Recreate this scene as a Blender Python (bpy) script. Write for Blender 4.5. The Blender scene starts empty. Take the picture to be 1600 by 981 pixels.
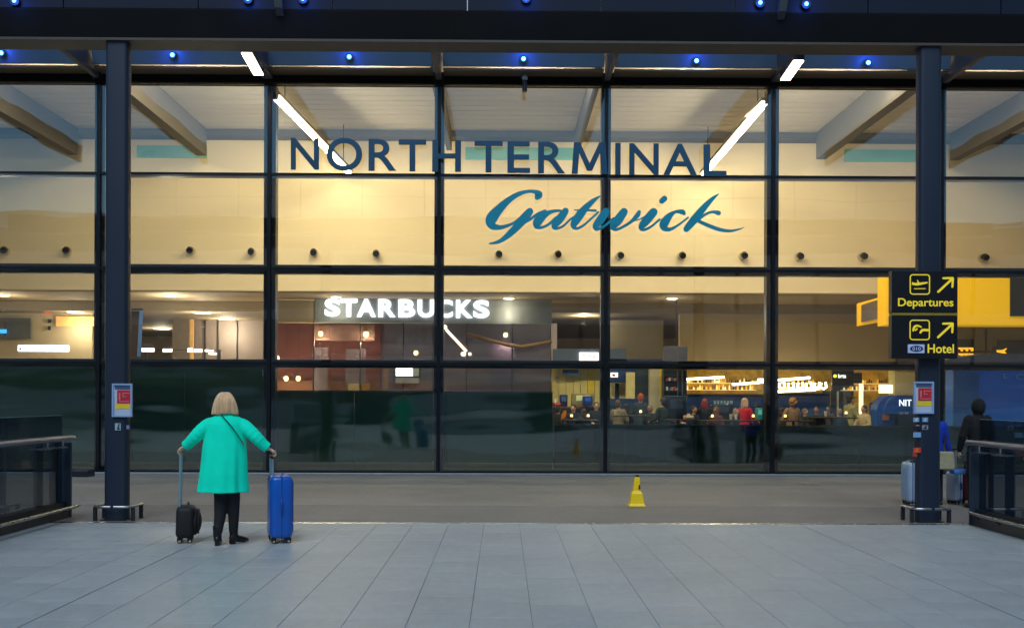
import bpy, bmesh, math, random
from mathutils import Vector, Matrix
random.seed(7)
R = math.radians
C = bpy.context.scene.collection
scene = bpy.context.scene

# ------------------------------------------------------------------ camera
CAM_Z = 1.62
YAW, ROLL = R(0.54), R(0.2)
FWD = Vector((math.sin(YAW), math.cos(YAW), 0))
R0 = Vector((math.cos(YAW), -math.sin(YAW), 0)); U0 = Vector((0, 0, 1))
RGT = R0 * math.cos(ROLL) + U0 * math.sin(ROLL)
UPV = U0 * math.cos(ROLL) - R0 * math.sin(ROLL)
cam = bpy.data.cameras.new("camera"); camo = bpy.data.objects.new("camera", cam); C.objects.link(camo)
m = Matrix((RGT, UPV, -FWD)).transposed().to_4x4(); m.translation = (0, 0, CAM_Z)
camo.matrix_world = m
cam.lens = 36; cam.sensor_width = 36; cam.sensor_fit = 'HORIZONTAL'
cam.shift_y = 130.5 / 1600; cam.clip_end = 2000; cam.clip_start = 0.05
scene.camera = camo

# ------------------------------------------------------------------ sky, sun, exposure
SUN_EL, SUN_ROT = R(5.0), R(15)
w = bpy.data.worlds.new("World"); scene.world = w; w.use_nodes = True
nt = w.node_tree; bg = nt.nodes['Background']
sky = nt.nodes.new('ShaderNodeTexSky'); sky.sky_type = 'NISHITA'; sky.sun_disc = False
sky.sun_elevation = SUN_EL; sky.sun_rotation = SUN_ROT; sky.ozone_density = 3.0; sky.dust_density = 0.6
nt.links.new(sky.outputs[0], bg.inputs[0]); bg.inputs[1].default_value = 0.13
sl = bpy.data.lights.new("sun", 'SUN'); sl.energy = 1.2; sl.angle = R(40); sl.color = (0.86, 0.95, 1.0)
so = bpy.data.objects.new("sun", sl); C.objects.link(so)
so.rotation_euler = (R(38), 0, R(-12)); so.location = (0, -10, 30)
vs = scene.view_settings; vs.view_transform = 'Standard'; vs.look = 'None'; vs.exposure = 0.75; vs.gamma = 1.0

# ------------------------------------------------------------------ unprojection (photo measurement -> place)
def ray(px, py): return FWD * 1600 + RGT * (px - 800) + UPV * (621 - py)
def at(px, py, Y):
    d = ray(px, py); return Vector((0, 0, CAM_Z)) + d * (Y / d.y)
def atz(px, py, z):
    d = ray(px, py); return Vector((0, 0, CAM_Z)) + d * ((z - CAM_Z) / d.z)
def X(px, Y): return at(px, 621, Y).x
def Z(py, Y, px=800): return at(px, py, Y).z

# ------------------------------------------------------------------ materials
def lin(c): return tuple(((v / 255) / 12.92 if v <= 10.3 else ((v / 255 + .055) / 1.055) ** 2.4) for v in c)
MATS = {}
def mat(name, rgb, rough=.6, metal=0.0, var=.12, scale=6.0, bump=0.0, emis=None, es=0.0, spec=.5, stretch=(1, 1, 1), bscale=None, coat=0, wear=0):
    if name in MATS: return MATS[name]
    mt = bpy.data.materials.new(name); mt.use_nodes = True; n = mt.node_tree.nodes; l = mt.node_tree.links
    b = n['Principled BSDF']; col = lin(rgb)
    tc = n.new('ShaderNodeTexCoord'); mp = n.new('ShaderNodeMapping'); mp.inputs['Scale'].default_value = stretch
    no = n.new('ShaderNodeTexNoise'); no.inputs['Scale'].default_value = scale; no.inputs['Detail'].default_value = 6
    l.new(tc.outputs['Object'], mp.inputs[0]); l.new(mp.outputs[0], no.inputs['Vector'])
    rp = n.new('ShaderNodeValToRGB'); rp.color_ramp.elements[0].position = .3; rp.color_ramp.elements[1].position = .72
    rp.color_ramp.elements[0].color = tuple(v * (1 - var) for v in col) + (1,)
    rp.color_ramp.elements[1].color = tuple(min(1, v * (1 + var)) for v in col) + (1,)
    l.new(no.outputs['Fac'], rp.inputs[0])
    if wear:
        ge = n.new('ShaderNodeNewGeometry'); w1 = n.new('ShaderNodeTexNoise'); w1.inputs['Scale'].default_value = .7; w1.inputs['Detail'].default_value = 9; w1.inputs['Roughness'].default_value = .68
        w2 = n.new('ShaderNodeTexNoise'); w2.inputs['Scale'].default_value = 7; w2.inputs['Detail'].default_value = 8; w2.inputs['Roughness'].default_value = .75
        mp2 = n.new('ShaderNodeMapping'); mp2.inputs['Scale'].default_value = (1.6, .8, 1)
        l.new(ge.outputs['Position'], w1.inputs['Vector']); l.new(ge.outputs['Position'], mp2.inputs[0]); l.new(mp2.outputs[0], w2.inputs['Vector'])
        ad = n.new('ShaderNodeMath'); ad.operation = 'ADD'; l.new(w1.outputs['Fac'], ad.inputs[0]); l.new(w2.outputs['Fac'], ad.inputs[1])
        r2 = n.new('ShaderNodeMapRange'); r2.inputs['From Min'].default_value = .75; r2.inputs['From Max'].default_value = 1.2; r2.inputs['To Min'].default_value = 1 - wear; r2.inputs['To Max'].default_value = 1.04
        l.new(ad.outputs[0], r2.inputs[0])
        mm_ = n.new('ShaderNodeVectorMath'); mm_.operation = 'SCALE'; l.new(rp.outputs[0], mm_.inputs[0]); l.new(r2.outputs[0], mm_.inputs['Scale']); l.new(mm_.outputs[0], b.inputs['Base Color'])
        sp = n.new('ShaderNodeTexVoronoi'); sp.inputs['Scale'].default_value = 3.1; l.new(ge.outputs['Position'], sp.inputs['Vector'])
        sr = n.new('ShaderNodeMapRange'); sr.inputs['From Min'].default_value = .02; sr.inputs['From Max'].default_value = .035; sr.inputs['To Min'].default_value = .72; sr.inputs['To Max'].default_value = 1
        l.new(sp.outputs['Distance'], sr.inputs[0]); m3 = n.new('ShaderNodeVectorMath'); m3.operation = 'SCALE'
        l.new(mm_.outputs[0], m3.inputs[0]); l.new(sr.outputs[0], m3.inputs['Scale']); l.new(m3.outputs[0], b.inputs['Base Color'])
    else: l.new(rp.outputs[0], b.inputs['Base Color'])
    mr = n.new('ShaderNodeMapRange'); mr.inputs['To Min'].default_value = max(.02, rough - .08); mr.inputs['To Max'].default_value = min(1, rough + .1)
    l.new(no.outputs['Fac'], mr.inputs[0]); l.new(mr.outputs[0], b.inputs['Roughness'])
    b.inputs['Metallic'].default_value = metal; b.inputs['Specular IOR Level'].default_value = spec
    if coat: b.inputs['Coat Weight'].default_value = coat; b.inputs['Coat Roughness'].default_value = .12
    if bump:
        n2 = n.new('ShaderNodeTexNoise'); n2.inputs['Scale'].default_value = bscale or scale * 8; n2.inputs['Detail'].default_value = 4
        l.new(mp.outputs[0], n2.inputs['Vector'])
        bp = n.new('ShaderNodeBump'); bp.inputs['Strength'].default_value = bump; bp.inputs['Distance'].default_value = .01
        l.new(n2.outputs['Fac'], bp.inputs['Height']); l.new(bp.outputs[0], b.inputs['Normal'])
    if emis:
        b.inputs['Emission Color'].default_value = lin(emis) + (1,); b.inputs['Emission Strength'].default_value = es
    MATS[name] = mt; return mt
def glass(name, tint, base=.05, gain=.95, wave=.0, rough=.02, haze=0.0, hcol=(60, 80, 80)):
    if name in MATS: return MATS[name]
    mt = bpy.data.materials.new(name); mt.use_nodes = True; n = mt.node_tree.nodes; l = mt.node_tree.links
    n.remove(n['Principled BSDF']); out = n['Material Output']
    tr = n.new('ShaderNodeBsdfTransparent'); tr.inputs[0].default_value = tuple(tint) + (1,)
    gl = n.new('ShaderNodeBsdfGlossy'); gl.inputs['Roughness'].default_value = rough; gl.inputs[0].default_value = (.95, .97, 1, 1)
    lw = n.new('ShaderNodeLayerWeight'); lw.inputs[0].default_value = .5
    pw = n.new('ShaderNodeMath'); pw.operation = 'POWER'; pw.inputs[1].default_value = 5
    ma = n.new('ShaderNodeMath'); ma.operation = 'MULTIPLY_ADD'; ma.inputs[1].default_value = gain; ma.inputs[2].default_value = base
    l.new(lw.outputs['Facing'], pw.inputs[0]); l.new(pw.outputs[0], ma.inputs[0])
    mx = n.new('ShaderNodeMixShader'); l.new(ma.outputs[0], mx.inputs[0])
    if haze:
        df = n.new('ShaderNodeBsdfDiffuse'); df.inputs[0].default_value = lin(hcol) + (1,)
        m2 = n.new('ShaderNodeMixShader'); m2.inputs[0].default_value = haze
        l.new(tr.outputs[0], m2.inputs[1]); l.new(df.outputs[0], m2.inputs[2]); l.new(m2.outputs[0], mx.inputs[1])
    else: l.new(tr.outputs[0], mx.inputs[1])
    l.new(gl.outputs[0], mx.inputs[2]); l.new(mx.outputs[0], out.inputs[0])
    if wave:
        tc = n.new('ShaderNodeTexCoord'); no = n.new('ShaderNodeTexNoise'); no.inputs['Scale'].default_value = .9; no.inputs['Detail'].default_value = 1
        mp = n.new('ShaderNodeMapping'); mp.inputs['Scale'].default_value = (.35, 1, 1.4)
        l.new(tc.outputs['Object'], mp.inputs[0]); l.new(mp.outputs[0], no.inputs['Vector'])
        bp = n.new('ShaderNodeBump'); bp.inputs['Strength'].default_value = wave; bp.inputs['Distance'].default_value = .05
        l.new(no.outputs['Fac'], bp.inputs['Height']); l.new(bp.outputs[0], gl.inputs['Normal'])
    MATS[name] = mt; return mt

frame_m = mat('frame_paint', (9, 13, 22), .35, .0, .15, 3, .05, spec=.4)
beam_m = mat('beam_shade_paint', (3, 4, 7), .75, 0, .2, 2, .05, spec=.15)  # near-black tone stands in for the shade of an overhead canopy not modelled
col_m = mat('column_paint', (18, 33, 54), .5, 0, .12, 1.5, .04, stretch=(1, 1, .25))
rafter_m = mat('rafter_paint', (58, 62, 68), .5, 0, .15, 2, .05)
fasc_m = mat('fascia_shade_paint', (7, 24, 46), .6, 0, .12, 1.2, .03, spec=.25)  # front face darkened in colour for the missing overhead shade
fascb_m = mat('fascia_back_panel', (232, 236, 240), .5, 0, .05, 2)
upan_m = mat('upper_panel_paint', (62, 86, 112), .5, 0, .12, 1.2, .03)
steel_m = mat('brushed_steel', (168, 174, 180), .28, 1, .1, 12, .05, stretch=(1, 1, 8))
trim_m = mat('edge_trim_steel', (165, 166, 164), .24, .9, .12, 20, .1, spec=1)
sill_m = mat('pale_sill', (150, 155, 160), .45, .3, .1, 8)
tile_ms = [mat('paving_tile_%s' % k, c, .42, 0, .05, 1.6, .12, bscale=90, spec=.45, wear=.17) for k, c in
           zip('abcd', [(160, 167, 170), (158, 165, 168), (162, 169, 171), (159, 166, 169)])]
grout_m = mat('joint_grout', (110, 116, 119), .9, 0, .2, 20)
pave_m = mat('brown_grey_paving', (124, 121, 117), .55, 0, .12, 1.2, .12, bscale=80, wear=.25)
pave2_m = mat('brown_grey_paving_near', (116, 112, 108), .58, 0, .12, 1.1, .12, bscale=80, wear=.25)
ground_m = mat('ground_asphalt', (118, 120, 118), .9, 0, .2, .8, .3)
cream_m = mat('cream_wall', (236, 218, 178), .7, 0, .03, .6)
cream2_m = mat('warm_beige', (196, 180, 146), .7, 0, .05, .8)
slat_m = mat('ceiling_slat_white', (214, 208, 198), .6, 0, .05, 1.0, stretch=(.2, 1, 1))
rib_m = mat('rib_shade_grey', (96, 92, 86), .6, 0, .08, 1.0)  # grey darkened to carry the shade on the unlit rib sides
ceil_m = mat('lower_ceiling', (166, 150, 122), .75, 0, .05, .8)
ifloor_m = mat('interior_floor', (110, 100, 86), .35, 0, .15, 1.0)
tan_m = mat('tan_wall', (186, 168, 128), .75, 0, .05, .7)
teal_m = mat('teal_dusk_paint', (120, 190, 175), .3, 0, .06, 1.5)  # outside dusk light through the clerestory, painted as opaque teal
letter_m = mat('dark_blue_vinyl', (0, 70, 102), .45, 0, .08, 4)
script_m = mat('teal_blue_vinyl', (0, 142, 172), .45, 0, .06, 4)
pane_m = glass('clear_pane', (.92, .94, .92), .10, .86, .09)
lowpane_m = glass('low_pane', (.84, .90, .86), .075, .9, .40, .05)
gscreen_m = glass('dark_green_screen', (.09, .14, .115), .045, .8, .14, .05, .32, (62, 104, 84))
gscreen2_m = glass('green_screen_clearer', (.24, .31, .27), .045, .8, .14, .05, .22, (34, 66, 52))
balg_m = glass('balustrade_glass', (.52, .58, .62), .07, .9, .03, .03, .18, (40, 54, 66))
shopg_m = glass('shop_glass', (.72, .74, .80), .05, .9, .1, .05, .24, (128, 128, 146))
white_e = mat('white_glow', (250, 250, 255), .5, 0, 0, 1, emis=(250, 250, 255), es=1.5)
warm_e = mat('warm_tube_glow', (255, 240, 210), .5, 0, 0, 1, emis=(255, 236, 196), es=42)
warm2_e = mat('downlight_glow', (255, 240, 214), .5, 0, 0, 1, emis=(255, 238, 205), es=8)
ext_e = mat('exterior_lamp_glow', (255, 224, 200), .5, 0, 0, 1, emis=(255, 216, 184), es=9)
blue_e = mat('blue_lamp_glow', (120, 180, 255), .5, 0, 0, 1, emis=(70, 135, 255), es=7)
black_m = mat('black_plastic', (14, 14, 17), .45, 0, .15, 10)
dark_m = mat('dark_grey_metal', (40, 44, 50), .45, .3, .12, 6)

# ------------------------------------------------------------------ mesh builder
class MB:
    def __init__(s): s.v = []; s.f = []
    def add(s, vs, fs):
        o = len(s.v); s.v += [Vector(p) for p in vs]; s.f += [tuple(i + o for i in f) for f in fs]; return s
    def box(s, x0, x1, y0, y1, z0, z1):
        if x0 > x1: x0, x1 = x1, x0
        if y0 > y1: y0, y1 = y1, y0
        if z0 > z1: z0, z1 = z1, z0
        return s.add([(x0,y0,z0),(x1,y0,z0),(x1,y1,z0),(x0,y1,z0),(x0,y0,z1),(x1,y0,z1),(x1,y1,z1),(x0,y1,z1)],
              [(0,3,2,1),(4,5,6,7),(0,1,5,4),(1,2,6,5),(2,3,7,6),(3,0,4,7)])
    def rbox(s, x0, x1, y0, y1, z0, z1, r, seg=3, rz=None):
        rz = r if rz is None else rz
        def outline(d):
            pts = []
            for cx, cy, a in ((x1-r, y1-r, 0), (x0+r, y1-r, 90), (x0+r, y0+r, 180), (x1-r, y0+r, 270)):
                for k in range(seg + 1):
                    t = R(a + 90 * k / seg); rr = r - d
                    pts.append((cx + rr * math.cos(t), cy + rr * math.sin(t)))
            return pts
        rings = []
        n = 3 if rz > 0 else 0
        if n:
            for k in range(n + 1):
                t = R(90 * k / n); rings.append([(x, y, z0 + rz * (1 - math.sin(t))) for x, y in outline(min(r*.98, rz) * (1 - math.cos(t)) if False else min(r*.98, rz) * (1 - math.sin(R(90*k/n)) ))])
            rings = []
            q = min(r * .98, rz)
            for k in range(n + 1):
                t = R(90 * k / n); rings.append([(x, y, z0 + rz - rz * math.cos(t)) for x, y in outline(q * (1 - math.sin(t)))])
            for k in range(n, -1, -1):
                t = R(90 * k / n); rings.append([(x, y, z1 - rz + rz * math.cos(t)) for x, y in outline(q * (1 - math.sin(t)))])
        else:
            rings = [[(x, y, z) for x, y in outline(0)] for z in (z0, z1)]
        return s.loft(rings)
    def loft(s, rings, cap=True, closed=True):
        n = len(rings[0]); vs = [p for r in rings for p in r]; fs = []
        for i in range(len(rings) - 1):
            for j in range(n if closed else n - 1):
                a = i*n + j; b = i*n + (j+1) % n; fs.append((a, b, b + n, a + n))
        if cap: fs.append(tuple(range(n - 1, -1, -1))); fs.append(tuple((len(rings)-1)*n + j for j in range(n)))
        return s.add(vs, fs)
    def tube(s, pts, rad, n=10, flat=1.0, up=(0, 0, 1), round_ends=False):
        pts = [Vector(p) for p in pts]
        if not isinstance(rad, (list, tuple)): rad = [rad] * len(pts)
        P2, R2 = list(pts), list(rad)
        if round_ends:
            d0 = (pts[0] - pts[1]).normalized(); d1 = (pts[-1] - pts[-2]).normalized()
            r0, r1 = rad[0], rad[-1]
            P2 = [pts[0] + d0*r0*.97, pts[0] + d0*r0*.7] + P2 + [pts[-1] + d1*r1*.7, pts[-1] + d1*r1*.97]
            R2 = [r0*.2, r0*.7] + R2 + [r1*.7, r1*.2]
        rings = []; ref = Vector(up)
        for i, p in enumerate(P2):
            a = P2[max(0, i-1)]; b = P2[min(len(P2)-1, i+1)]; t = (b - a).normalized()
            if abs(t.dot(ref)) > .97: ref = Vector((1, 0, 0)) if abs(t.x) < .9 else Vector((0, 1, 0))
            u = (ref - t * ref.dot(t)).normalized(); v = t.cross(u); ref = u
            rings.append([p + (u * math.cos(2*math.pi*k/n) + v * math.sin(2*math.pi*k/n) * flat) * R2[i] for k in range(n)])
        return s.loft(rings)
    def cyl(s, a, b, r, n=16): return s.tube([a, b], r, n)
    def ell(s, c, rx, ry, rz, nu=14, nv=9, rot=None):
        c = Vector(c); rings = []
        for i in range(nv + 1):
            t = math.pi * (i + .001) / (nv + .002); st = max(.02, math.sin(t))
            ring = [Vector((rx*st*math.cos(2*math.pi*k/nu), ry*st*math.sin(2*math.pi*k/nu), -rz*math.cos(t))) for k in range(nu)]
            if rot: ring = [rot @ p for p in ring]
            rings.append([c + p for p in ring])
        return s.loft(rings)
    def prism(s, poly, y0, y1):       # poly in (x, z)
        n = len(poly)
        return s.add([(x, y0, z) for x, z in poly] + [(x, y1, z) for x, z in poly],
                     [tuple(range(n)), tuple(range(2*n-1, n-1, -1))] + [(i, i+n, (i+1) % n + n, (i+1) % n) for i in range(n)])
    def xf(s, M):
        s.v = [M @ p for p in s.v]; return s
    def mesh(s, name, m, smooth=False, off=None):
        me = bpy.data.meshes.new(name); off = Vector(off) if off is not None else Vector((0, 0, 0))
        me.from_pydata([p - off for p in s.v], [], s.f)
        bm = bmesh.new(); bm.from_mesh(me); bmesh.ops.recalc_face_normals(bm, faces=bm.faces); bm.to_mesh(me); bm.free()
        me.materials.append(m)
        if smooth:
            me.polygons.foreach_set('use_smooth', [True] * len(me.polygons))
            try: me.set_sharp_from_angle(angle=R(42))
            except Exception: pass
        return me
def wloc(o):
    p = Vector((0, 0, 0))
    while o: p = p + o.location; o = o.parent
    return p
def bevel(o, w, seg=2):
    b = o.modifiers.new('bevel', 'BEVEL'); b.width = w; b.segments = seg; b.limit_method = 'ANGLE'; b.angle_limit = R(40); return o
def part(name, mb, m, parent, smooth=False, label=None, bev=0):
    o = bpy.data.objects.new(name, mb.mesh(name, m, smooth, wloc(parent))); C.objects.link(o); o.parent = parent
    if label: o['label'] = label
    if bev: bevel(o, bev)
    return o
def thing(name, label, cat, loc, group=None):
    o = bpy.data.objects.new(name, None); C.objects.link(o); o.empty_display_size = .1; o.location = loc
    o['label'] = label; o['category'] = cat
    if group: o['group'] = group
    return o
def single(name, mb, m, label, cat, group=None, smooth=False, bev=0):
    xs = [p.x for p in mb.v]; ys = [p.y for p in mb.v]; zs = [p.z for p in mb.v]
    off = Vector(((min(xs)+max(xs))/2, (min(ys)+max(ys))/2, min(zs)))
    o = bpy.data.objects.new(name, mb.mesh(name, m, smooth, off)); C.objects.link(o); o.location = off
    o['label'] = label; o['category'] = cat
    if group: o['group'] = group
    if bev: bevel(o, bev)
    return o
def struct(name, mb, m, parent=None, smooth=False):
    if parent: return part(name, mb, m, parent, smooth)
    o = bpy.data.objects.new(name, mb.mesh(name, m, smooth)); C.objects.link(o); o['kind'] = 'structure'; return o
def kids(o): return [c for c in C.objects if c.parent == o]
def dup(root, loc, label, group=None):
    r = root.copy(); C.objects.link(r); r.location = loc; r['label'] = label
    if group: r['group'] = group
    for ch in kids(root):
        c = ch.copy(); C.objects.link(c); c.parent = r
        for g in kids(ch):
            d = g.copy(); C.objects.link(d); d.parent = c
    return r

# text glyph meshes from the built-in font, fitted to measured boxes
GL = {}
def glyph(ch, off=0.0):
    if (ch, off) in GL: return GL[(ch, off)]
    cu = bpy.data.curves.new('glyph', 'FONT'); cu.body = ch; cu.size = 1; cu.offset = off; cu.extrude = .5; cu.resolution_u = 6
    o = bpy.data.objects.new('glyph', cu); C.objects.link(o); bpy.context.view_layer.update()
    me = bpy.data.meshes.new_from_object(o.evaluated_get(bpy.context.evaluated_depsgraph_get()))
    vs = [v.co.copy() for v in me.vertices]; fs = [tuple(p.vertices) for p in me.polygons]
    bpy.data.objects.remove(o); bpy.data.curves.remove(cu); bpy.data.meshes.remove(me)
    GL[(ch, off)] = (vs, fs); return GL[(ch, off)]
def put_text(mb, txt, x0, x1, z0, z1, y, depth=.01, off=0.0):
    """whole text fitted in box on an XZ plane facing -Y; front at y"""
    vs, fs = glyph(txt, off)
    ax, bx = min(v.x for v in vs), max(v.x for v in vs); az, bz = min(v.y for v in vs), max(v.y for v in vs)
    mb.add([(x0 + (v.x-ax)/(bx-ax)*(x1-x0), y + (0 if v.z > 0 else depth), z0 + (v.y-az)/(bz-az)*(z1-z0)) for v in vs], fs)
    return mb
def catmull(pts, k=6):
    out = []
    n = len(pts)
    for i in range(n - 1):
        p0, p1, p2, p3 = pts[max(0, i-1)], pts[i], pts[i+1], pts[min(n-1, i+2)]
        for j in range(k):
            t = j / k
            out.append(tuple(.5*((2*b) + (-a + c)*t + (2*a - 5*b + 4*c - d)*t*t + (-a + 3*b - 3*c + d)*t**3) for a, b, c, d in zip(p0, p1, p2, p3)))
    out.append(tuple(pts[-1])); return out
def ribbon(mb, pts, y, depth=.006, conv=None, k=6):
    """pts (x, z, width) -> flat stroke with rounded ends standing on plane y"""
    q = catmull([conv(p) if conv else p for p in pts], k); L, Rr = [], []
    for i, (x, z, wd) in enumerate(q):
        a = q[max(0, i-1)]; b = q[min(len(q)-1, i+1)]; d = Vector((b[0]-a[0], b[1]-a[1])); d.normalize()
        L.append((x - d.y*wd/2, z + d.x*wd/2)); Rr.append((x + d.y*wd/2, z - d.x*wd/2))
    n = len(q)
    vs = [(x, y, z) for x, z in L] + [(x, y, z) for x, z in Rr] + [(x, y+depth, z) for x, z in L] + [(x, y+depth, z) for x, z in Rr]
    fs = []
    for i in range(n-1):
        fs += [(i, i+1, n+i+1, n+i), (2*n+i, 3*n+i, 3*n+i+1, 2*n+i+1), (i, 2*n+i, 2*n+i+1, i+1), (n+i, n+i+1, 3*n+i+1, 3*n+i)]
    mb.add(vs, fs)
    for e in (0, n-1):
        x, z, wd = q[e]; r = wd/2*.98
        if r > .004:
            mb.prism([(x + r*math.cos(2*math.pi*t/12), z + r*math.sin(2*math.pi*t/12)) for t in range(12)], y + .0012*(1+e/n), y + depth*.9)
    return mb

# ================================================================== GROUND
EDGE = atz(800, 818, 0).y          # edge of tiled bridge deck
JNT = atz(800, 790, 0).y
FY = 21.42                         # glass line
struct('ground', MB().box(-900, 900, -400, 1200, -.6, -.12), ground_m)
struct('pavement', MB().box(-30, 30, JNT + .006, FY - .16, -.1, 0), pave_m)
struct('pavement_strip', MB().box(-30, 30, EDGE + .05, JNT - .006, -.1, -.002), pave2_m)
fl = struct('floor', MB().box(-30, 30, -14, EDGE, -.1, -.006), grout_m)
JX0, JX1 = atz(160, 917, 0).x, atz(1432, 897, 0).x
cols = []
x = JX0 + .008
nC = 16; tw = (JX1 - JX0) / nC
xs = [JX0 + tw * k for k in range(-5, nC + 6)]
tile_mesh = {}
tl = .6
for ci in range(len(xs) - 1):
    strong = abs(xs[ci] - JX0) < .01 or abs(xs[ci] - JX1) < .01
    g0 = .0022 if not strong else .006
    strong1 = abs(xs[ci+1] - JX0) < .01 or abs(xs[ci+1] - JX1) < .01
    g1 = .0022 if not strong1 else .006
    off = (0, .3, .3, 0, .2, .3, 0, .4)[ci % 8]
    y1 = EDGE - .012 - (off if off else 0)
    segs = [(y1, EDGE - .012)] if off else []
    while y1 > 7.15: segs.append((y1 - tl, y1)); y1 -= tl
    for (a, b) in segs:
        wd, ln = xs[ci+1] - xs[ci] - g0 - g1, b - a - .0065
        key = (round(wd, 3), round(ln, 3), random.randrange(4))
        if key not in tile_mesh:
            mm = MB(); c = .0012
            mm.loft([[(-wd/2, -ln/2, -.02), (wd/2, -ln/2, -.02), (wd/2, ln/2, -.02), (-wd/2, ln/2, -.02)],
                     [(-wd/2, -ln/2, -c), (wd/2, -ln/2, -c), (wd/2, ln/2, -c), (-wd/2, ln/2, -c)],
                     [(-wd/2+c, -ln/2+c, 0), (wd/2-c, -ln/2+c, 0), (wd/2-c, ln/2-c, 0), (-wd/2+c, ln/2-c, 0)]])
            tile_mesh[key] = mm.mesh('tile', tile_ms[key[2]])
        o = bpy.data.objects.new('tile', tile_mesh[key]); C.objects.link(o); o.parent = fl
        o.location = (xs[ci] + g0 + wd/2, (a+b)/2, random.uniform(-.0006, .0006))
        o.rotation_euler = (random.uniform(-.0006, .0006), random.uniform(-.0008, .0008), 0)
# outer fields either side and near field, large sheets flush with the tiles
struct('floor_margin', MB().box(-30, xs[0] - .004, -14, EDGE - .012, -.05, 0).box(xs[-1] + .004, 30, -14, EDGE - .012, -.05, 0)
       .box(xs[0], xs[-1], -14, 6.54, -.05, -.003), tile_ms[0], fl)
# rounded steel nosing along the edge
mb = MB(); mb.loft([[(xx, EDGE - .008, -.03), (xx, EDGE - .008, 0), (xx, EDGE + .034, .0115), (xx, EDGE + .046, -.001), (xx, EDGE + .046, -.03)] for xx in (-30, 30)])
struct('edge_nosing', mb, trim_m, fl)

# ================================================================== FACADE
facade = thing('terminal_facade', 'tall dark framed glass front of the terminal carrying the big lettering', 'glass facade', (0, FY, 0))
MX = [X(p, FY) for p in (-377, -112, 154, 420, 685, 946, 1207, 1470, 1733, 1996)]
MW = [.2, .2, .22, .25, .2, .2, .25, .22, .2, .2]
# each row follows the photograph: z of transom centres
TZ = [(Z(738, FY), .10), (Z(569, FY), .17), (Z(422, FY), .19), (Z(275, FY), .075)]
TOPZ = Z(139, FY)
for x, wd in zip(MX, MW):
    part('mullion', MB().box(x - wd/2, x + wd/2, FY + .02, FY + .26, 0, TOPZ + .05), frame_m, facade, bev=.008)
    part('mullion_cap', MB().box(x - .036, x + .036, FY - .06, FY + .018, 0, TOPZ + .02), frame_m, facade)
for i in range(len(MX) - 1):
    xa, xb = MX[i] + MW[i]/2, MX[i+1] - MW[i+1]/2
    ga, gb = MX[i] + .038, MX[i+1] - .038
    for z, h in TZ:
        part('transom', MB().box(xa + .002, xb - .002, FY + .02, FY + .22, z - h/2, z + h/2), frame_m, facade, bev=.006)
        part('transom_cap', MB().box(ga + .001, gb - .001, FY - .05, FY + .016, z - .028, z + .028), frame_m, facade)
    zs = [TZ[0][0] + .03, TZ[1][0] - .03, TZ[1][0] + .03, TZ[2][0] - .03, TZ[2][0] + .03, TZ[3][0] - .03, TZ[3][0] + .03, TOPZ + .05]
    for k in range(4):
        mm = MB().box(ga, gb, FY - .012, FY + .012, zs[2*k], zs[2*k+1])
        part('glass_pane', mm, lowpane_m if k == 0 else pane_m, facade)
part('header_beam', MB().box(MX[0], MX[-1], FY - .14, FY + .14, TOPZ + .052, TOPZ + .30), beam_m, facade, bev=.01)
part('sill', MB().box(-16, 16, FY - .156, FY - .06, 0, .045), sill_m, facade, bev=.006)
part('base_frame', MB().box(-16, 16, FY - .058, FY + .14, 0, TZ[0][0] - TZ[0][1]/2 - .003), beam_m, facade)

OY = -22.0
opp = thing('opposite_building', 'grey banded building across the forecourt facing the terminal glass', 'building', (0, OY, 0))
con_m = mat('opposite_concrete', (150, 156, 164), .8, 0, .15, .4); win_m = mat('opposite_window', (70, 84, 98), .15, 0, .2, .5)
part('wall', MB().box(-45, 45, OY - 8, OY - .3, 0, 12.4), mat('opposite_core', (46, 52, 60), .8), opp)
for f, (za, zc) in enumerate(((3.2, 4.1), (6.4, 7.4), (9.8, 10.7), (12.45, 12.9))):
    part('floor_band', MB().box(-45, 45, OY - .3, OY, za, zc), con_m, opp)
for f, (za, zc) in enumerate(((0, 3.2), (4.1, 6.4), (7.4, 9.8))):
    for kx in range(-9, 9):
        part('window', MB().box(kx*5 + .12, kx*5 + 4.88, OY - .28, OY - .2, za + .02, zc - .02), win_m, opp)
for kx, (a, b) in enumerate(((-40, -22), (-17, -9), (-6.5, 1.5), (4, 16), (19, 38))):
    part('reflection_wall', MB().box(a, b, OY + 5, OY + 5.4, .6, 1.45).box(a + .3, b - .3, OY + 5.1, OY + 5.3, 0, .6), mat('reflection_wall_pale', (190, 202, 212), .7), opp)  # unseen pale walls added to put streaks into the low pane reflections
# ================================================================== CANOPY
BY = 13.57
canopy = thing('entrance_canopy', 'black steel entrance canopy spanning both columns in front of the glass', 'canopy', (0, BY, 6.3))
zb0, zb1 = Z(71, BY), Z(24, BY)
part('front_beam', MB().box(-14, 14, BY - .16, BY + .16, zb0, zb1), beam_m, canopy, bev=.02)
part('bottom_flange', MB().box(-14, 14, BY - .2, BY + .2, zb0 - .035, zb0 - .002), mat('flange_lit_paint', (70, 62, 54), .5), canopy)  # lighter warm colour paints in the light on the flange
pw = 1.76
for k in range(-6, 7):
    xc = X(816, 20.6) + k * pw
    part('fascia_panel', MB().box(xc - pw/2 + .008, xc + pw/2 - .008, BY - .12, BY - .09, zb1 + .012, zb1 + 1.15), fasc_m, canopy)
    part('back_panel', MB().box(xc - pw/2 + .010, xc + pw/2 - .010, BY + .09, BY + .12, zb1 + .05, zb1 + .60), fascb_m, canopy)
    part('back_panel', MB().box(xc - pw/2 + .010, xc + pw/2 - .010, BY + .09, BY + .12, zb1 + .615, zb1 + 1.12), fascb_m, canopy)
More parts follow.
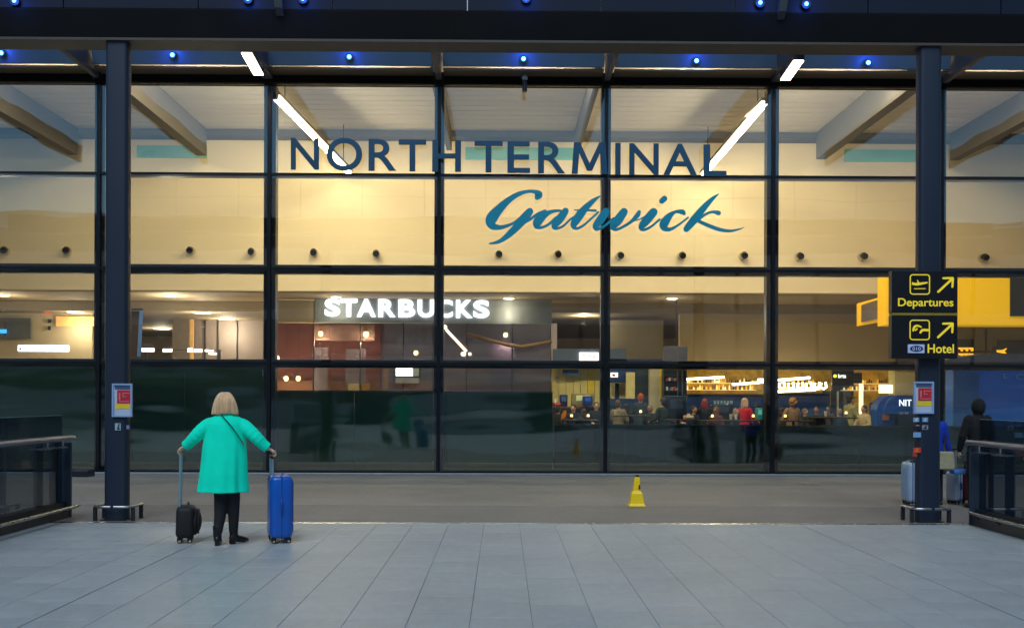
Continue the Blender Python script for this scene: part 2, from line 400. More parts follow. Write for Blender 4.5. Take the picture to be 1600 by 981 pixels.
for i, x in enumerate(MX[1:-1]):
    hw = .10 if i in (2, 5) else .055
    part('rafter', MB().box(x - hw, x + hw, BY + .2, FY - .16, TOPZ + .12, TOPZ + .62), rafter_m, canopy, bev=.01)
for i in range(1, len(MX) - 2):
    xa, xb = MX[i] + .11, MX[i+1] - .11
    part('upper_panel', MB().loft([[(xx, 20.84, Z(104, 20.8)), (xx, 20.80, Z(104, 20.8)), (xx, 20.70, Z(75, 20.7)), (xx, 20.74, Z(75, 20.7))] for xx in (xa, xb)]), upan_m, canopy)
    part('soffit_strip', MB().box(xa, xb, 20.86, FY - .15, Z(104, 20.8) - .06, Z(104, 20.8) - .02), mat('soffit_brown', (92, 78, 58), .6), canopy)

def blue_lamp(p, label, tilt=0):
    t = thing('blue_spotlight', label, 'spotlight', p, 'blue spotlights on the canopy panels')
    part('rim', MB().cyl(p + Vector((0, -.03, 0)), p + Vector((0, .02, 0)), .062, 14), dark_m, t, True)
    rr = .042 if p.y > 18 else .026
    part('lens', MB().ell(p + Vector((0, -.035, 0)), rr, .016, rr, 12, 6), blue_e, t, True)
    L = bpy.data.lights.new('blue_glow', 'POINT'); L.energy = (4.5 if p.y > 18 else 1.6); L.color = (.02, .12, 1); L.shadow_soft_size = .04
    lo = bpy.data.objects.new('blue_glow', L); C.objects.link(lo); lo.parent = t; lo.location = (0, -.13, 0)
    return t
for px, py, lb in ((270, 87, 'above the pane right of the left column'), (546, 90, 'above the R of the dark blue lettering'),
                   (818, 93, 'in the middle above the small camera dome'), (1088, 96, 'above the final letters A L of the lettering'),
                   (1356, 99, 'just left of the right column'), (3, 84, 'at the far left edge of the canopy')):
    blue_lamp(at(px, py, 20.70), 'blue spotlight on the rear panel ' + lb)
for px, py, lb in ((24, 3, 'at the top left corner'), (388, 0, 'left of the left bracket'), (474, 0, 'right of the left bracket'), (822, -1, 'at the top centre'),
                   (1187, 6, 'left of the right bracket'), (1259, 8, 'right of the right bracket')):
    blue_lamp(at(px, py, BY - .14), 'blue spotlight on the front fascia ' + lb)
for px, dx, lb in ((432, 1, 'left'), (1222, -1, 'right')):
    x = X(px, BY - .3)
    part('bracket', MB().loft([[(x - .05, BY - .13, zb1 - .12), (x + .05, BY - .13, zb1 - .12), (x + .05, BY - .26, zb1 - .02), (x - .05, BY - .26, zb1 - .02)],
                               [(x - .05 + dx*-.1, BY - .13, zb1 + .9), (x + .05 + dx*-.1, BY - .13, zb1 + .9), (x + .05 + dx*-.1, BY - .45, zb1 + .9), (x - .05 + dx*-.1, BY - .45, zb1 + .9)]]), rafter_m, canopy)
for pa, pb, lb in (((385, 84), (404, 118), 'left'), ((1248, 96), (1227, 126), 'right')):
    za = 8.1; a = at(pa[0], pa[1], 19.5); x = a.x
    a = at(pa[0], pa[1], 19.45); b = at(pb[0], pb[1], 20.55)
    t = thing('canopy_lamp', 'warm white strip lamp hanging under the canopy near its %s rafter' % lb, 'strip lamp', (a.x, 20, a.z), 'warm strip lamps under the canopy')
    part('housing', MB().loft([[(p.x - .11, p.y, p.z + .02), (p.x + .11, p.y, p.z + .02), (p.x + .11, p.y, p.z + .2), (p.x - .11, p.y, p.z + .2)] for p in (a, b)]), dark_m, t)
    part('diffuser', MB().loft([[(p.x - .095, p.y, p.z), (p.x + .095, p.y, p.z), (p.x + .095, p.y, p.z + .018), (p.x - .095, p.y, p.z + .018)] for p in (a, b)]), ext_e, t)
# camera dome on header
p = at(820, 118, FY - .3)
t = thing('dome_camera', 'small dome security camera hanging from the header above the letters', 'security camera', p)
part('bracket', MB().box(p.x - .03, p.x + .03, p.y, FY - .14, p.z - .02, p.z + .03), dark_m, t)
part('dome', MB().ell(p + Vector((0, 0, -.04)), .07, .07, .07), mat('dome_smoke', (150, 170, 185), .15, .6), t, True)
part('stem', MB().cyl(p + Vector((0, 0, -.12)), p + Vector((0, 0, -.34)), .05, 12), black_m, t, True)

# ================================================================== COLUMNS
def column(px0, px1, lb):
    xc = (X(px0, BY) + X(px1, BY)) / 2; hw = .165
    t = thing('column', 'dark blue grey steel column on the %s holding a framed poster' % lb, 'column', (xc, BY, 0), 'steel columns of the canopy')
    part('shaft', MB().rbox(xc - .148, xc + .148, BY - .165, BY + .02, .0, zb0 - .037, .055, 6, 0), col_m, t, True)
    part('base_plate', MB().box(xc - .17, xc + .17, BY - .19, BY + .05, 0, .014), dark_m, t)
    g = thing('column_guard', 'low steel trolley guard around the foot of the %s column' % lb, 'guard rail', (xc, BY, 0), 'steel guards round the column feet')
    h = .185
    for s in (-1, 1):
        pts = [(xc + s*.10, BY - .25, h), (xc + s*.20, BY - .25, h), (xc + s*.245, BY - .20, h), (xc + s*.245, BY + .16, h)]
        part('rail', MB().tube([(xc + s*.02, BY - .25, h)] + pts, .019, 10), steel_m, g, True)
        for yy in (-.18, .12):
            part('post', MB().box(xc + s*.245 - .022, xc + s*.245 + .022, BY + yy - .02, BY + yy + .02, 0, h - .012), dark_m, g)
    return xc
cxl = column(168, 206, 'left'); cxr = column(1427, 1464, 'right')
pf_m = mat('poster_frame_blue', (150, 175, 215), .4, .2, .05); pw_m = mat('poster_white', (176, 190, 212), .6)
pn_m = mat('poster_navy', (60, 84, 118), .6); pr_m = mat('poster_red', (190, 30, 48), .6); py_m = mat('poster_yellow', (226, 196, 40), .6)
def poster(px0, px1, py0, py1, lb):
    Yp = BY - .168
    x0, x1, z0, z1 = X(px0, Yp), X(px1, Yp), Z(py1, Yp, px0), Z(py0, Yp, px0)
    t = thing('wall_poster', 'framed notice with red and yellow blocks on the %s column' % lb, 'poster', ((x0+x1)/2, Yp, z0), 'framed notices on the columns')
    w, h = x1 - x0, z1 - z0
    f = MB(); e = .022
    f.box(x0, x1, Yp - .03, Yp, z0, z0 + e); f.box(x0, x1, Yp - .03, Yp, z1 - e, z1); f.box(x0, x0 + e, Yp - .03, Yp, z0 + e, z1 - e); f.box(x1 - e, x1, Yp - .03, Yp, z0 + e, z1 - e)
    part('frame', f, pf_m, t)
    part('sheet', MB().box(x0 + e, x1 - e, Yp - .012, Yp - .002, z0 + e, z1 - e), pw_m, t)
    fx = lambda u: x0 + w*u; fz = lambda v: z1 - h*v
    part('title_block', MB().box(fx(.14), fx(.90), Yp - .015, Yp - .0125, fz(.18), fz(.07)), pn_m, t)
    part('red_block', MB().box(fx(.24), fx(.90), Yp - .015, Yp - .0125, fz(.60), fz(.20)), pr_m, t)
    mk = MB()
    for (u0, u1, v0, v1) in ((.34, .40, .28, .50), (.52, .86, .28, .30), (.52, .55, .30, .42), (.58, .70, .38, .40), (.34, .84, .53, .55)):
        mk.box(fx(u0), fx(u1), Yp - .0175, Yp - .0155, fz(v1), fz(v0))
    part('red_block_print', mk, mat('print_pink', (214, 130, 140), .6), t)
    part('yellow_block', MB().box(fx(.16), fx(.90), Yp - .015, Yp - .0125, fz(.76), fz(.61)), py_m, t)
poster(176, 207.5, 599, 651, 'left'); poster(1426.5, 1458, 596, 646, 'right')
def sticker(px0, px1, py0, py1, rgb, nm, lb, inner=None):
    Yp = BY - .168
    t = thing('sticker', lb, 'sticker', (X(px0, Yp), Yp, Z(py1, Yp, px0)))
    part('backing', MB().box(X(px0, Yp), X(px1, Yp), Yp - .006, Yp, Z(py1, Yp, px0), Z(py0, Yp, px0)), mat(nm, rgb, .5), t)
    if inner:
        a, b, c, d = inner[:4]
        part('symbol', MB().prism([(X(a, Yp), Z(d, Yp, a)), (X(b, Yp), Z(d, Yp, b)), (X((a+2*b)/3, Yp), Z((c+d)/2, Yp, b)), (X(b, Yp), Z(c, Yp, b)), (X((a+b)/2, Yp), Z(c, Yp, a))], Yp - .0085, Yp - .0065), mat(nm + '_print', inner[4], .5), t)
sticker(180, 189, 661, 672, (150, 180, 190), 'sticker_pale', 'pale square sticker with dark symbol under the left column poster', (183, 188, 662, 671, (24, 50, 80)))
sticker(198, 202.5, 664, 670, (120, 130, 175), 'sticker_violet', 'tiny violet sticker right of the pale sticker on the left column')
sticker(1427, 1436, 652, 659, (120, 160, 200), 'sticker_blue', 'small blue sticker under the right poster, left one of the upper pair', (1429, 1434, 653, 658, (190, 205, 220)))
sticker(1441, 1450, 652, 659, (110, 150, 190), 'sticker_blue2', 'small blue sticker under the right poster, right one of the upper pair', (1443, 1448, 653, 658, (180, 200, 220)))
sticker(1427, 1439, 663, 671, (24, 26, 34), 'sticker_black', 'black label with pale edge on the right column', (1428, 1438, 664, 665, (190, 180, 180)))
sticker(1441, 1450, 664, 671, (150, 150, 165), 'sticker_grey', 'grey printed label right of the black label on the right column', (1442, 1449, 665, 670, (40, 44, 60)))
sticker(1427, 1439, 675, 683, (120, 165, 205), 'sticker_sky', 'light blue label below the black label on the right column')
sticker(1427, 1439, 699, 707, (205, 60, 34), 'sticker_red', 'red orange label low on the right column', (1428, 1436, 700, 706, (225, 110, 60)))
sticker(1426.5, 1433, 708, 713, (190, 50, 30), 'sticker_red2', 'small red scrap just under the red orange label on the right column')

# ================================================================== SIGN ON THE RIGHT COLUMN
SY = BY - .30
def SX(px): return X(px, SY)
def SZ(py): return Z(py, SY, 1445)
sign_m = mat('sign_black', (11, 14, 22), .35, 0, .15, 4); sy_m = mat('sign_yellow', (226, 200, 40), .5, 0, .05, emis=(226, 200, 40), es=.25)
sdim_m = mat('sign_olive_line', (140, 122, 40), .5)
t = thing('direction_sign', 'black hanging sign with yellow Departures and Hotel lettering on the right column', 'direction sign', (SX(1445), SY, SZ(560)))
part('upper_panel', MB().box(SX(1393), SX(1496), SY, SY + .12, SZ(488.5), SZ(423)), sign_m, t, bev=.006)
part('lower_panel', MB().box(SX(1393), SX(1496), SY, SY + .12, SZ(560), SZ(493)), sign_m, t, bev=.006)
part('divider', MB().box(SX(1393), SX(1496), SY - .004, SY + .10, SZ(492.6), SZ(489)), sdim_m, t)
part('mount', MB().box(SX(1428), SX(1462), SY + .122, BY - .16, SZ(548), SZ(435)), dark_m, t)
def rring(cx, cz, r, wd, cr):
    pts = []
    for a0, sx, sz in ((0, 1, 1), (90, -1, 1), (180, -1, -1), (270, 1, -1)):
        for k in range(7):
            a = R(a0 + 15*k); pts.append((cx + sx*(r - cr) + cr*math.cos(a), cz + sz*(r - cr) + cr*math.sin(a)))
    inn = []
    for a0, sx, sz in ((0, 1, 1), (90, -1, 1), (180, -1, -1), (270, 1, -1)):
        for k in range(7):
            a = R(a0 + 15*k); q = cr - wd; inn.append((cx + sx*(r - cr) + q*math.cos(a), cz + sz*(r - cr) + q*math.sin(a)))
    n = len(pts); y0, y1 = SY - .006, SY - .001; mb = MB()
    vs = [(x, y0, z) for x, z in pts] + [(x, y0, z) for x, z in inn] + [(x, y1, z) for x, z in pts] + [(x, y1, z) for x, z in inn]; fs = []
    for i in range(n):
        j = (i+1) % n; fs += [(i, j, n+j, n+i), (i, 2*n+i, 2*n+j, j), (n+i, n+j, 3*n+j, 3*n+i), (2*n+i, 3*n+i, 3*n+j, 2*n+j)]
    return mb.add(vs, fs)
s_px = SY / 1600
for cy in (444.5, 515.5):
    part('icon_frame', rring(SX(1436.5), SZ(cy), 16*s_px, 1.7*s_px, 5*s_px), sy_m, t)
cv = lambda p: (SX(1380 + p[0]/5.77), SZ(400 + p[1]/5.77), p[2]/5.77*s_px)
pl = MB(); ribbon(pl, [(262, 252, 20), (300, 254, 24), (345, 248, 20), (390, 240, 14)], SY - .0055, .004, cv)
ribbon(pl, [(302, 218, 6), (312, 238, 12), (318, 252, 14)], SY - .0075, .004, cv); ribbon(pl, [(258, 238, 6), (270, 250, 14)], SY - .0085, .004, cv)
ribbon(pl, [(276, 296, 7), (376, 294, 7)], SY - .0055, .004, cv)
part('plane_icon', pl, sy_m, t)
bd = MB(); ribbon(bd, [(268, 672, 18), (278, 640, 20), (305, 628, 18), (340, 640, 12)], SY - .0055, .004, cv)
ribbon(bd, [(332, 690, 18), (352, 668, 22), (402, 668, 20)], SY - .0055, .004, cv); ribbon(bd, [(288, 668, 14), (302, 656, 12)], SY - .0075, .004, cv)
part('hotel_icon', bd, sy_m, t)
for dy in (0, 409):
    ar = MB(); ribbon(ar, [(492, 322 + dy, 20), (612, 210 + dy, 20)], SY - .0055, .004, cv, 1)
    ribbon(ar, [(536, 200 + dy, 18), (620, 198 + dy, 20)], SY - .0075, .004, cv, 1); ribbon(ar, [(622, 200 + dy, 20), (618, 278 + dy, 18)], SY - .0095, .004, cv, 1)
    part('arrow', ar, sy_m, t)
tx = MB(); put_text(tx, 'Departures', SX(1402.5), SX(1489), SZ(482.5), SZ(466), SY - .006, .005, .012); part('departures_text', tx, sy_m, t)
tx = MB(); put_text(tx, 'Hotel', SX(1449), SX(1490), SZ(551.5), SZ(537.5), SY - .006, .005, .012); part('hotel_text', tx, sy_m, t)
bdg = part('badge', MB().box(SX(1418), SX(1444), SY - .005, SY - .001, SZ(551.5), SZ(538)), mat('badge_pale', (190, 205, 240), .5), t)
part('badge_oval', MB().prism([(SX(1431.5) + 10.5*s_px*math.cos(2*math.pi*k/20), SZ(544.7) + 4.8*s_px*math.sin(2*math.pi*k/20)) for k in range(20)], SY - .0075, SY - .0055), mat('badge_navy', (24, 38, 96), .5), t)
tx = MB(); put_text(tx, '010', SX(1425), SX(1438), SZ(547.5), SZ(542), SY - .010, .002, .01); part('badge_print', tx, MATS['badge_pale'], t)

# ================================================================== LETTERING ON THE GLASS
LYY = FY - .20
nt_ = [('N',453,497),('O',509,564.5),('R',574.5,618),('T',621.5,664.5),('H',674,719),('T',740,784),('E',791.5,827),('R',839.5,882),('M',892,948),('I',960,968.5),('N',982,1028),('A',1035,1088),('L',1098,1134)]
t = thing('terminal_lettering', 'dark blue capital letters reading NORTH TERMINAL across the glass front', 'lettering', (X(795, LYY), LYY, Z(270, LYY)))
for i, (ch, a, b) in enumerate(nt_):
    k = (a - 453) / 681; yt = 217.5 + 7*k; yb = 267 + 6.5*k
    if ch == 'O': yt -= 1; yb += 1
    L = MB()
    if ch == 'M':
        q = [(0,0),(.06,1),(.23,1),(.5,.34),(.77,1),(.94,1),(1,0),(.83,0),(.79,.66),(.57,.10),(.43,.10),(.21,.66),(.17,0)]
        L.prism([(X(a, LYY) + u*(X(b, LYY) - X(a, LYY)), Z(yb, LYY) + v*(Z(yt, LYY) - Z(yb, LYY))) for u, v in q], LYY, LYY + .02)
    else: put_text(L, ch, X(a, LYY), X(b, LYY), Z(yb, LYY), Z(yt, LYY), LYY, .02, .004 if ch == 'M' else .013)
    part('letter', L, letter_m, t)
t = thing('script_lettering', 'teal blue handwritten style lettering reading Gatwick under the capitals', 'lettering', (X(960, LYY), LYY, Z(382, LYY)))
c1 = lambda p: (X(750 + p[0]/7.619, LYY), Z(285 + p[1]/7.619, LYY), p[2]/7.619*LYY/1600)
c2 = lambda p: (X(920 + p[0]/6.4, LYY), Z(285 + p[1]/6.4, LYY), p[2]/6.4*LYY/1600)
ST = [('G', c1, [[(672,180,62),(690,145,95),(650,112,50),(560,108,40),(450,140,56),(330,215,76),(210,330,112),(128,440,138),(140,515,95),(220,537,58),(310,520,40),(400,480,34),(480,420,40)],
                 [(585,345,86),(520,425,108),(440,520,92),(350,610,78),(250,690,52),(170,722,34),(105,730,16)], [(500,500,18),(590,440,34),(680,375,34),(770,335,30)]]),
      ('a', c1, [[(950,335,30),(850,345,44),(760,390,76),(680,470,110),(670,525,60),(740,532,34),(820,490,34),(900,420,40)],
                 [(1010,338,80),(945,430,100),(880,515,76),(905,545,34),(980,520,28),(1060,445,26),(1120,400,22)]]),
      ('t', c1, [[(1425,158,16),(1340,215,52),(1250,300,82),(1170,400,102),(1110,500,84),(1140,545,36),(1220,512,28),(1320,425,26),(1400,350,26)], [(1115,326,14),(1370,332,30)]]),
      ('w', c2, [[(165,290,80),(110,370,84),(62,435,64),(80,463,34),(150,432,24),(240,355,24)], [(345,290,78),(285,375,92),(240,435,74),(270,465,34),(350,432,30),(420,385,34),(478,325,50),(497,290,36)], [(440,380,14),(500,365,14),(570,325,14)]]),
      ('i', c2, [[(640,290,84),(575,370,88),(520,438,64),(545,467,32),(615,438,24),(700,365,24)], [(722,180,56),(750,156,58)]]),
      ('c', c2, [[(945,305,36),(925,288,50),(860,288,30),(800,330,64),(748,400,92),(742,445,64),(800,464,38),(880,425,24),(985,345,22)]]),
      ('k', c2, [[(1287,108,12),(1210,172,46),(1110,285,72),(1030,385,80),(968,460,62)], [(1080,385,14),(1150,318,26),(1225,288,28),(1290,298,48)], [(1092,380,34),(1180,420,38),(1290,460,38),(1400,477,28),(1500,458,16),(1545,436,5)]])]
j = 0
for ch, cf, strokes in ST:
    L = MB()
    for s in strokes:
        ribbon(L, s, LYY - .0015*j, .012, cf, 8); j += 1
    part('letter', L, script_m, t)

# ================================================================== INTERIOR SHELL
WY = 29.0
struct('interior_floor', MB().box(-18, 20, FY + .15, 50, -.1, -.004), ifloor_m)
UW0 = Z(457, WY); UC = Z(213, WY)
uw = struct('upper_wall', MB().box(-18, 20, WY, WY + .3, UW0, UC + 1), cream_m)
struct('upper_wall_edge', MB().box(-18, 20, WY - .03, WY - .002, UW0, UW0 + .03), cream2_m, uw)
for x in [X(px, WY) for px in (-60, 232, 505, 640, 760, 900, 1005, 1180, 1300, 1420, 1560)]:
    pass
uc = struct('upper_ceiling', MB().box(-18, 20, FY + .15, WY, UC + .06, UC + .2), cream2_m)
y = FY + 1.2
while y < WY - .7:
    struct('ceiling_slat', MB().box(-18, 20, y + .015, y + .40, UC - .0 + .01, UC + .055), slat_m, uc); y += .43
struct('ceiling_trim', MB().box(-18, 20, WY - .55, WY - .01, UC - .16, UC + .05), rib_m, uc)
for xr, dpt, wd in ((-11.9, .74, .27), (-8.35, .74, .27), (-1.5, .55, .14), (2.05, .55, .14), (8.85, .74, .27), (12.6, .74, .27)):
    struct('ceiling_rib', MB().box(xr - wd/2, xr + wd/2, FY + .6, WY - .56, UC - dpt, UC - .002), rib_m, uc)
for a, b in ((213, 322), (726, 902), (1318, 1440)):
    struct('clerestory_strip', MB().box(X(a, WY), X(b, WY), WY - .04, WY - .002, Z(250, WY), Z(231, WY)), teal_m, uw)
struct('side_wall', MB().box(-18.3, -18.01, FY + .15, 50, 0, 10).box(20.01, 20.3, FY + .15, 50, 0, 10), cream2_m)
LC = UW0 - .0
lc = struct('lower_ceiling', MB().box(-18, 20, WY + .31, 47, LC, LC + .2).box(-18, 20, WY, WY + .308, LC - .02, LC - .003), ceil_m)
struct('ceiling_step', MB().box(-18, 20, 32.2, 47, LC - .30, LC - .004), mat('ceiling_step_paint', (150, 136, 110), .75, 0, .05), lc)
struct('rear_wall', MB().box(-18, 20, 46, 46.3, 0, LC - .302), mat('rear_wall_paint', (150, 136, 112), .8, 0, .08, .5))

# wall spotlights / cameras on the cream wall
def wallspot(px, py, lb):
    p = at(px, py, WY - .02)
    t = thing('wall_camera', 'black camera on the cream wall, ' + lb, 'camera', p, 'black cameras along the cream wall')
    part('mount', MB().cyl(p + Vector((0, .015, -.02)), p + Vector((0, -.03, -.02)), .115, 14), mat('mount_cream', (206, 190, 150), .6), t, True)
    part('body', MB().tube([p + Vector((0, -.03, 0)), p + Vector((.01, -.17, -.01)), p + Vector((.02, -.26, -.05))], [.06, .096, .088], 12), black_m, t, True)
spots = [(10, 391, 'at the left edge of the photo'), (107, 391, 'beside the leftmost mullion'), (299, 391, 'in the bay right of the left column, left one'), (394, 393, 'in the bay right of the left column, right one'),
         (491, 394, 'left one above the coffee shop sign'), (588, 396, 'right one above the coffee shop sign'), (779, 397, 'under the tail of the script G'), (871, 397, 'under the script t'),
         (968, 399, 'just right of the mullion under the script w'), (1064, 399, 'under the script c'), (1160, 399, 'under the end stroke of the script k'), (1247, 400, 'in the bay left of the right column, left one'),
         (1346, 400, 'in the bay left of the right column, right one'), (1534, 402, 'right of the right column')]
for s in spots: wallspot(*s)

# interior tube lights under the roof
for xa, lb in ((-5.0, 'left'), (5.55, 'right')):
    z = UC - .42
    x_end = (-4.72 if xa < 0 else 5.30)
    t = thing('tube_light', 'long bright warm tube light running back under the %s side of the hall roof' % lb, 'tube light', (xa, 25, z), 'long tube lights in the hall')
    a, b = Vector((xa, FY + .9, z - .06)), Vector((xa, WY - .6, z - .06))
    if xa < 0: a = at(431, 153, FY + 1.2); b = at(546, 272, WY - .5)
    else: a = at(1196, 162, FY + 1.2); b = at(1098, 276, WY - .5)
    part('tube', MB().tube([a, b], .055, 10), warm_e, t, True)
    part('housing', MB().loft([[p + Vector(q) for q in ((-.09, 0, .06), (.09, 0, .06), (.09, 0, .14), (-.09, 0, .14))] for p in (a, b)]), rib_m, t)
    for p in (a.lerp(b, .1), a.lerp(b, .9)):
        part('hanger', MB().cyl(p + Vector((0, 0, .14)), Vector((p.x, p.y, UC + .005)), .012, 6), dark_m, t)
# added fill lamps that brighten the cream wall, unseen behind the header
k = 0
for x, lb in zip([(MX[i] + MX[i+1]) / 2 for i in range(1, 8)], ['first bay from the left', 'second bay from the left', 'bay of the letters N O R', 'central bay', 'bay of the letters I N A L', 'bay at the right column', 'last bay on the right']):
    L = bpy.data.lights.new('hall_fill_light', 'AREA'); L.energy = 205 - 22*abs(x)/3.5; L.color = (1, .83, .60); L.shape = 'RECTANGLE'; L.size = 1.6; L.size_y = .3
    t = thing('hall_fill_lamp', 'added unseen fill lamp behind the header, ' + lb, 'ceiling lamp', (x, FY + 1.0, UC - .05), 'added hall fill lamps')
    part('casing', MB().box(x - .85, x + .85, FY + .82, FY + 1.18, UC - .045, UC + .0), dark_m, t)
    lo = bpy.data.objects.new('hall_fill_light', L); C.objects.link(lo); lo.parent = t; lo.location = (0, 0, -.02)
    lo.rotation_euler = (R(38), 0, 0)

# downlights of the lower ceiling
def downlight(px, py, r, lb, low=True, watts=66):
    if py < 467 and px > 500: watts = 9
    if px < 130: watts = 34
    z = LC - .03 if not low else LC - .302
    p = atz(px, py, z)
    if p.y < 32.2: p = atz(px, py, LC - .004); z = LC - .004
    p.z = z
    t = thing('downlight', 'round warm ceiling downlight ' + lb, 'ceiling lamp', p, 'downlights in the lower ceiling')
    part('rim', MB().cyl(p + Vector((0, 0, -.012)), p + Vector((0, 0, 0)), r * 1.15, 20), cream2_m, t, True)
    part('lens', MB().cyl(p + Vector((0, 0, -.02)), p + Vector((0, 0, -.013)), r, 20), warm2_e, t, True)
    L = bpy.data.lights.new('downlight_light', 'POINT'); L.energy = watts; L.color = (1, .84, .62); L.shadow_soft_size = .03
    lo = bpy.data.objects.new('downlight_light', L); C.objects.link(lo); lo.parent = t; lo.location = (0, 0, -.45)
for a in ((4, 461, .18, 'at the left edge of the photo'), (118, 487, .24, 'above the lit shop window at the far left'), (267, 462, .16, 'nearest the edge, right of the left column'),
          (316, 488, .26, 'left of the glass partition'), (354, 498, .26, 'over the glass partition'), (253, 513, .3, 'far back, right of the left column'),
          (487, 477, .24, 'left of the coffee shop sign'), (525, 463.5, .14, 'over the first T of the coffee shop sign'), (535, 500, .22, 'under the letter T of the coffee shop sign'), (795, 466, .15, 'right of the coffee shop sign near the ceiling edge'),
          (913, 479, .24, 'in the middle bay left of the tan wall'), (1050, 466, .15, 'above the hanging grey screen'), (1127, 482, .24, 'over the tan wall in the bay of the script k'),
          (1334, 482, .2, 'left of the yellow box sign')): downlight(*a)

def blk(name, px0, px1, py0, py1, Y, d, m, label=None, cat=None, group=None, parent=None, bev=0, z0=None):
    xm = (px0+px1)/2
    mb = MB().box(X(px0, Y), X(px1, Y), Y, Y + d, z0 if z0 is not None else Z(py1, Y, xm), Z(py0, Y, xm))
    if parent: return part(name, mb, m, parent, label=label, bev=bev)
    if cat: return single(name, mb, m, label, cat, group, bev=bev)
    return struct(name, mb, m)

# inner screens of green glass behind the lowest panes
def screen(px0, px1, ptop, Y, lb, step=132, gm_=None):
    t = thing('glass_screen', lb, 'glass screen', (X((px0+px1)/2, Y), Y, 0), 'dark green glass screens inside the front')
    n = max(1, round((px1 - px0) / step)); zt = Z(ptop, Y)
    for k in range(n):
        a, b = X(px0 + (px1-px0)*k/n, Y), X(px0 + (px1-px0)*(k+1)/n, Y)
        part('glass_panel', MB().box(a + .008, b - .008, Y, Y + .02, .20, zt), gm_ or gscreen_m, t)
        part('post', MB().box(a - .012, a + .012, Y + .03, Y + .07, 0, min(zt, 1.12)), mat('screen_post', (84, 92, 92), .5, .3), t)
        part('clamp', MB().box(a - .03, a + .03, Y - .01, Y - .002, .20, .30), dark_m, t)
    part('top_rail', MB().box(X(px0, Y), X(px1, Y), Y - .006, Y + .03, zt + .002, zt + .03), mat('screen_rail', (46, 62, 62), .4, .4), t)
    part('bottom_rail', MB().box(X(px0, Y), X(px1, Y), Y - .01, Y + .03, .155, .195), mat('screen_foot', (104, 108, 104), .45, .4), t)
    part('kickboard', MB().box(X(px0, Y), X(px1, Y), Y + .04, Y + .06, .03, .15), mat('kickboard_beige', (112, 104, 84), .6), t)
screen(-10, 146, 578, 22.3, 'tall dark green glass screen at the far left inside the front')
screen(166, 411, 578, 22.3, 'tall dark green glass screen behind the woman in the green coat')
screen(430, 677, 613, 22.3, 'dark green glass screen below the red shop wall')
screen(692, 864, 614, 22.3, 'dark green glass screen ending beside the cafe counter')
screen(866, 1199, 664, 22.3, 'low dark green glass screen in front of the cafe customers', gm_=gscreen2_m)
screen(1215, 1600, 665, 22.3, 'low dark green glass screen in front of the blue arched machines', gm_=gscreen2_m)

# ---- lower right: tan bulkhead wall, cafe back
tanw = blk('tan_bulkhead', 1062, 1400, 484, 577, 32.5, .3, tan_m)
blk('tan_bulkhead_return', 944, 1036, 500, 577, 33.5, .3, mat('grey_beige_wall', (158, 152, 134), .75, 0, .05))
hs = thing('hanging_screen', 'grey square screen hanging on a rod in front of the tan wall', 'hanging screen', at(1055, 575, 28), None)
part('panel', MB().box(X(1037, 28), X(1074, 28), 28, 28.12, Z(572, 28), Z(540, 28)), mat('screen_grey', (86, 88, 98), .4), hs, bev=.01)
part('rod', MB().cyl(at(1057, 540, 28.06), at(1057, 470, 28.06), .015, 8), dark_m, hs)
blk('shop_fascia', 864, 978, 545, 575, 31, .25, mat('blue_grey_fascia', (82, 98, 116), .5), 'blue grey shop fascia board left of the hanging grey screen', 'fascia board')
ls = thing('lit_shop_sign', 'small white lit sign with red print on the blue grey fascia', 'lit sign', at(920, 562, 30.9))
part('panel', MB().box(X(905, 30.9), X(935, 30.9), 30.9, 30.98, Z(562.5, 30.9), Z(550, 30.9)), mat('sign_white_lit', (250, 240, 235), .5, emis=(255, 240, 235), es=1.6), ls)
tx = MB(); put_text(tx, '72 m kl.', X(910, 30.89), X(933, 30.89), Z(559, 30.89), Z(553, 30.89), 30.89, .006, .02); part('print', tx, mat('red_print', (190, 40, 30), .5), ls)

# cream cafe back wall with striped panels
cafe_y = 31.5
cw = thing('cafe_back_wall', 'yellow lit panelled back wall of the cafe behind the counter', 'wall', (X(905, cafe_y), cafe_y, 0))
yel_m = mat('cafe_cream', (222, 200, 128), .6, 0, .08, 3); yel2_m = mat('cafe_yellow', (232, 196, 60), .6)
for k in range(8):
    a = 862 + k * 11.2
    part('panel', MB().box(X(a + .4, cafe_y), X(a + 10.8, cafe_y), cafe_y, cafe_y + .08, 0, Z(560, cafe_y)), yel2_m if k == 5 else yel_m, cw)
blk('menu_board', 879, 904, 577, 586, cafe_y - .3, .06, mat('menu_blue', (52, 88, 132), .5), 'small blue menu board hanging over the cafe counter', 'menu board')
blk('notice', 868, 874, 588, 597, cafe_y - .02, .01, mat('notice_grey', (170, 160, 130), .6), 'small pale notice on the yellow panelled cafe wall', 'notice')
bp = thing('blue_partition', 'blue shop partition with cream openings beside the cafe wall', 'partition', (X(985, 31), 31, 0))
nav_m = mat('navy_partition', (22, 52, 100), .5, 0, .1, 2)
part('top_band', MB().box(X(952, 31), X(1036, 31), 31, 31.1, Z(597, 31), Z(560, 31)), nav_m, bp)
part('left_post', MB().box(X(985, 31), X(990, 31), 31, 31.1, 0, Z(597.2, 31)), nav_m, bp)
part('right_post', MB().box(X(992, 31), X(1016, 31), 30.95, 30.998, 0, Z(575, 31)), mat('dark_slate', (42, 58, 66), .5), bp)
part('lower_band', MB().box(X(952, 31), X(1016, 31), 30.9, 30.948, 0, Z(622, 31)), nav_m, bp)
part('cream_back', MB().box(X(952, 31), X(992, 31), 31.5, 31.6, 0, Z(590, 31)), mat('cream_lit', (236, 214, 150), .6), bp)
part('dark_gap', MB().box(X(963, 31), X(969, 31), 31.3, 31.4, 0, Z(598, 31)), black_m, bp)
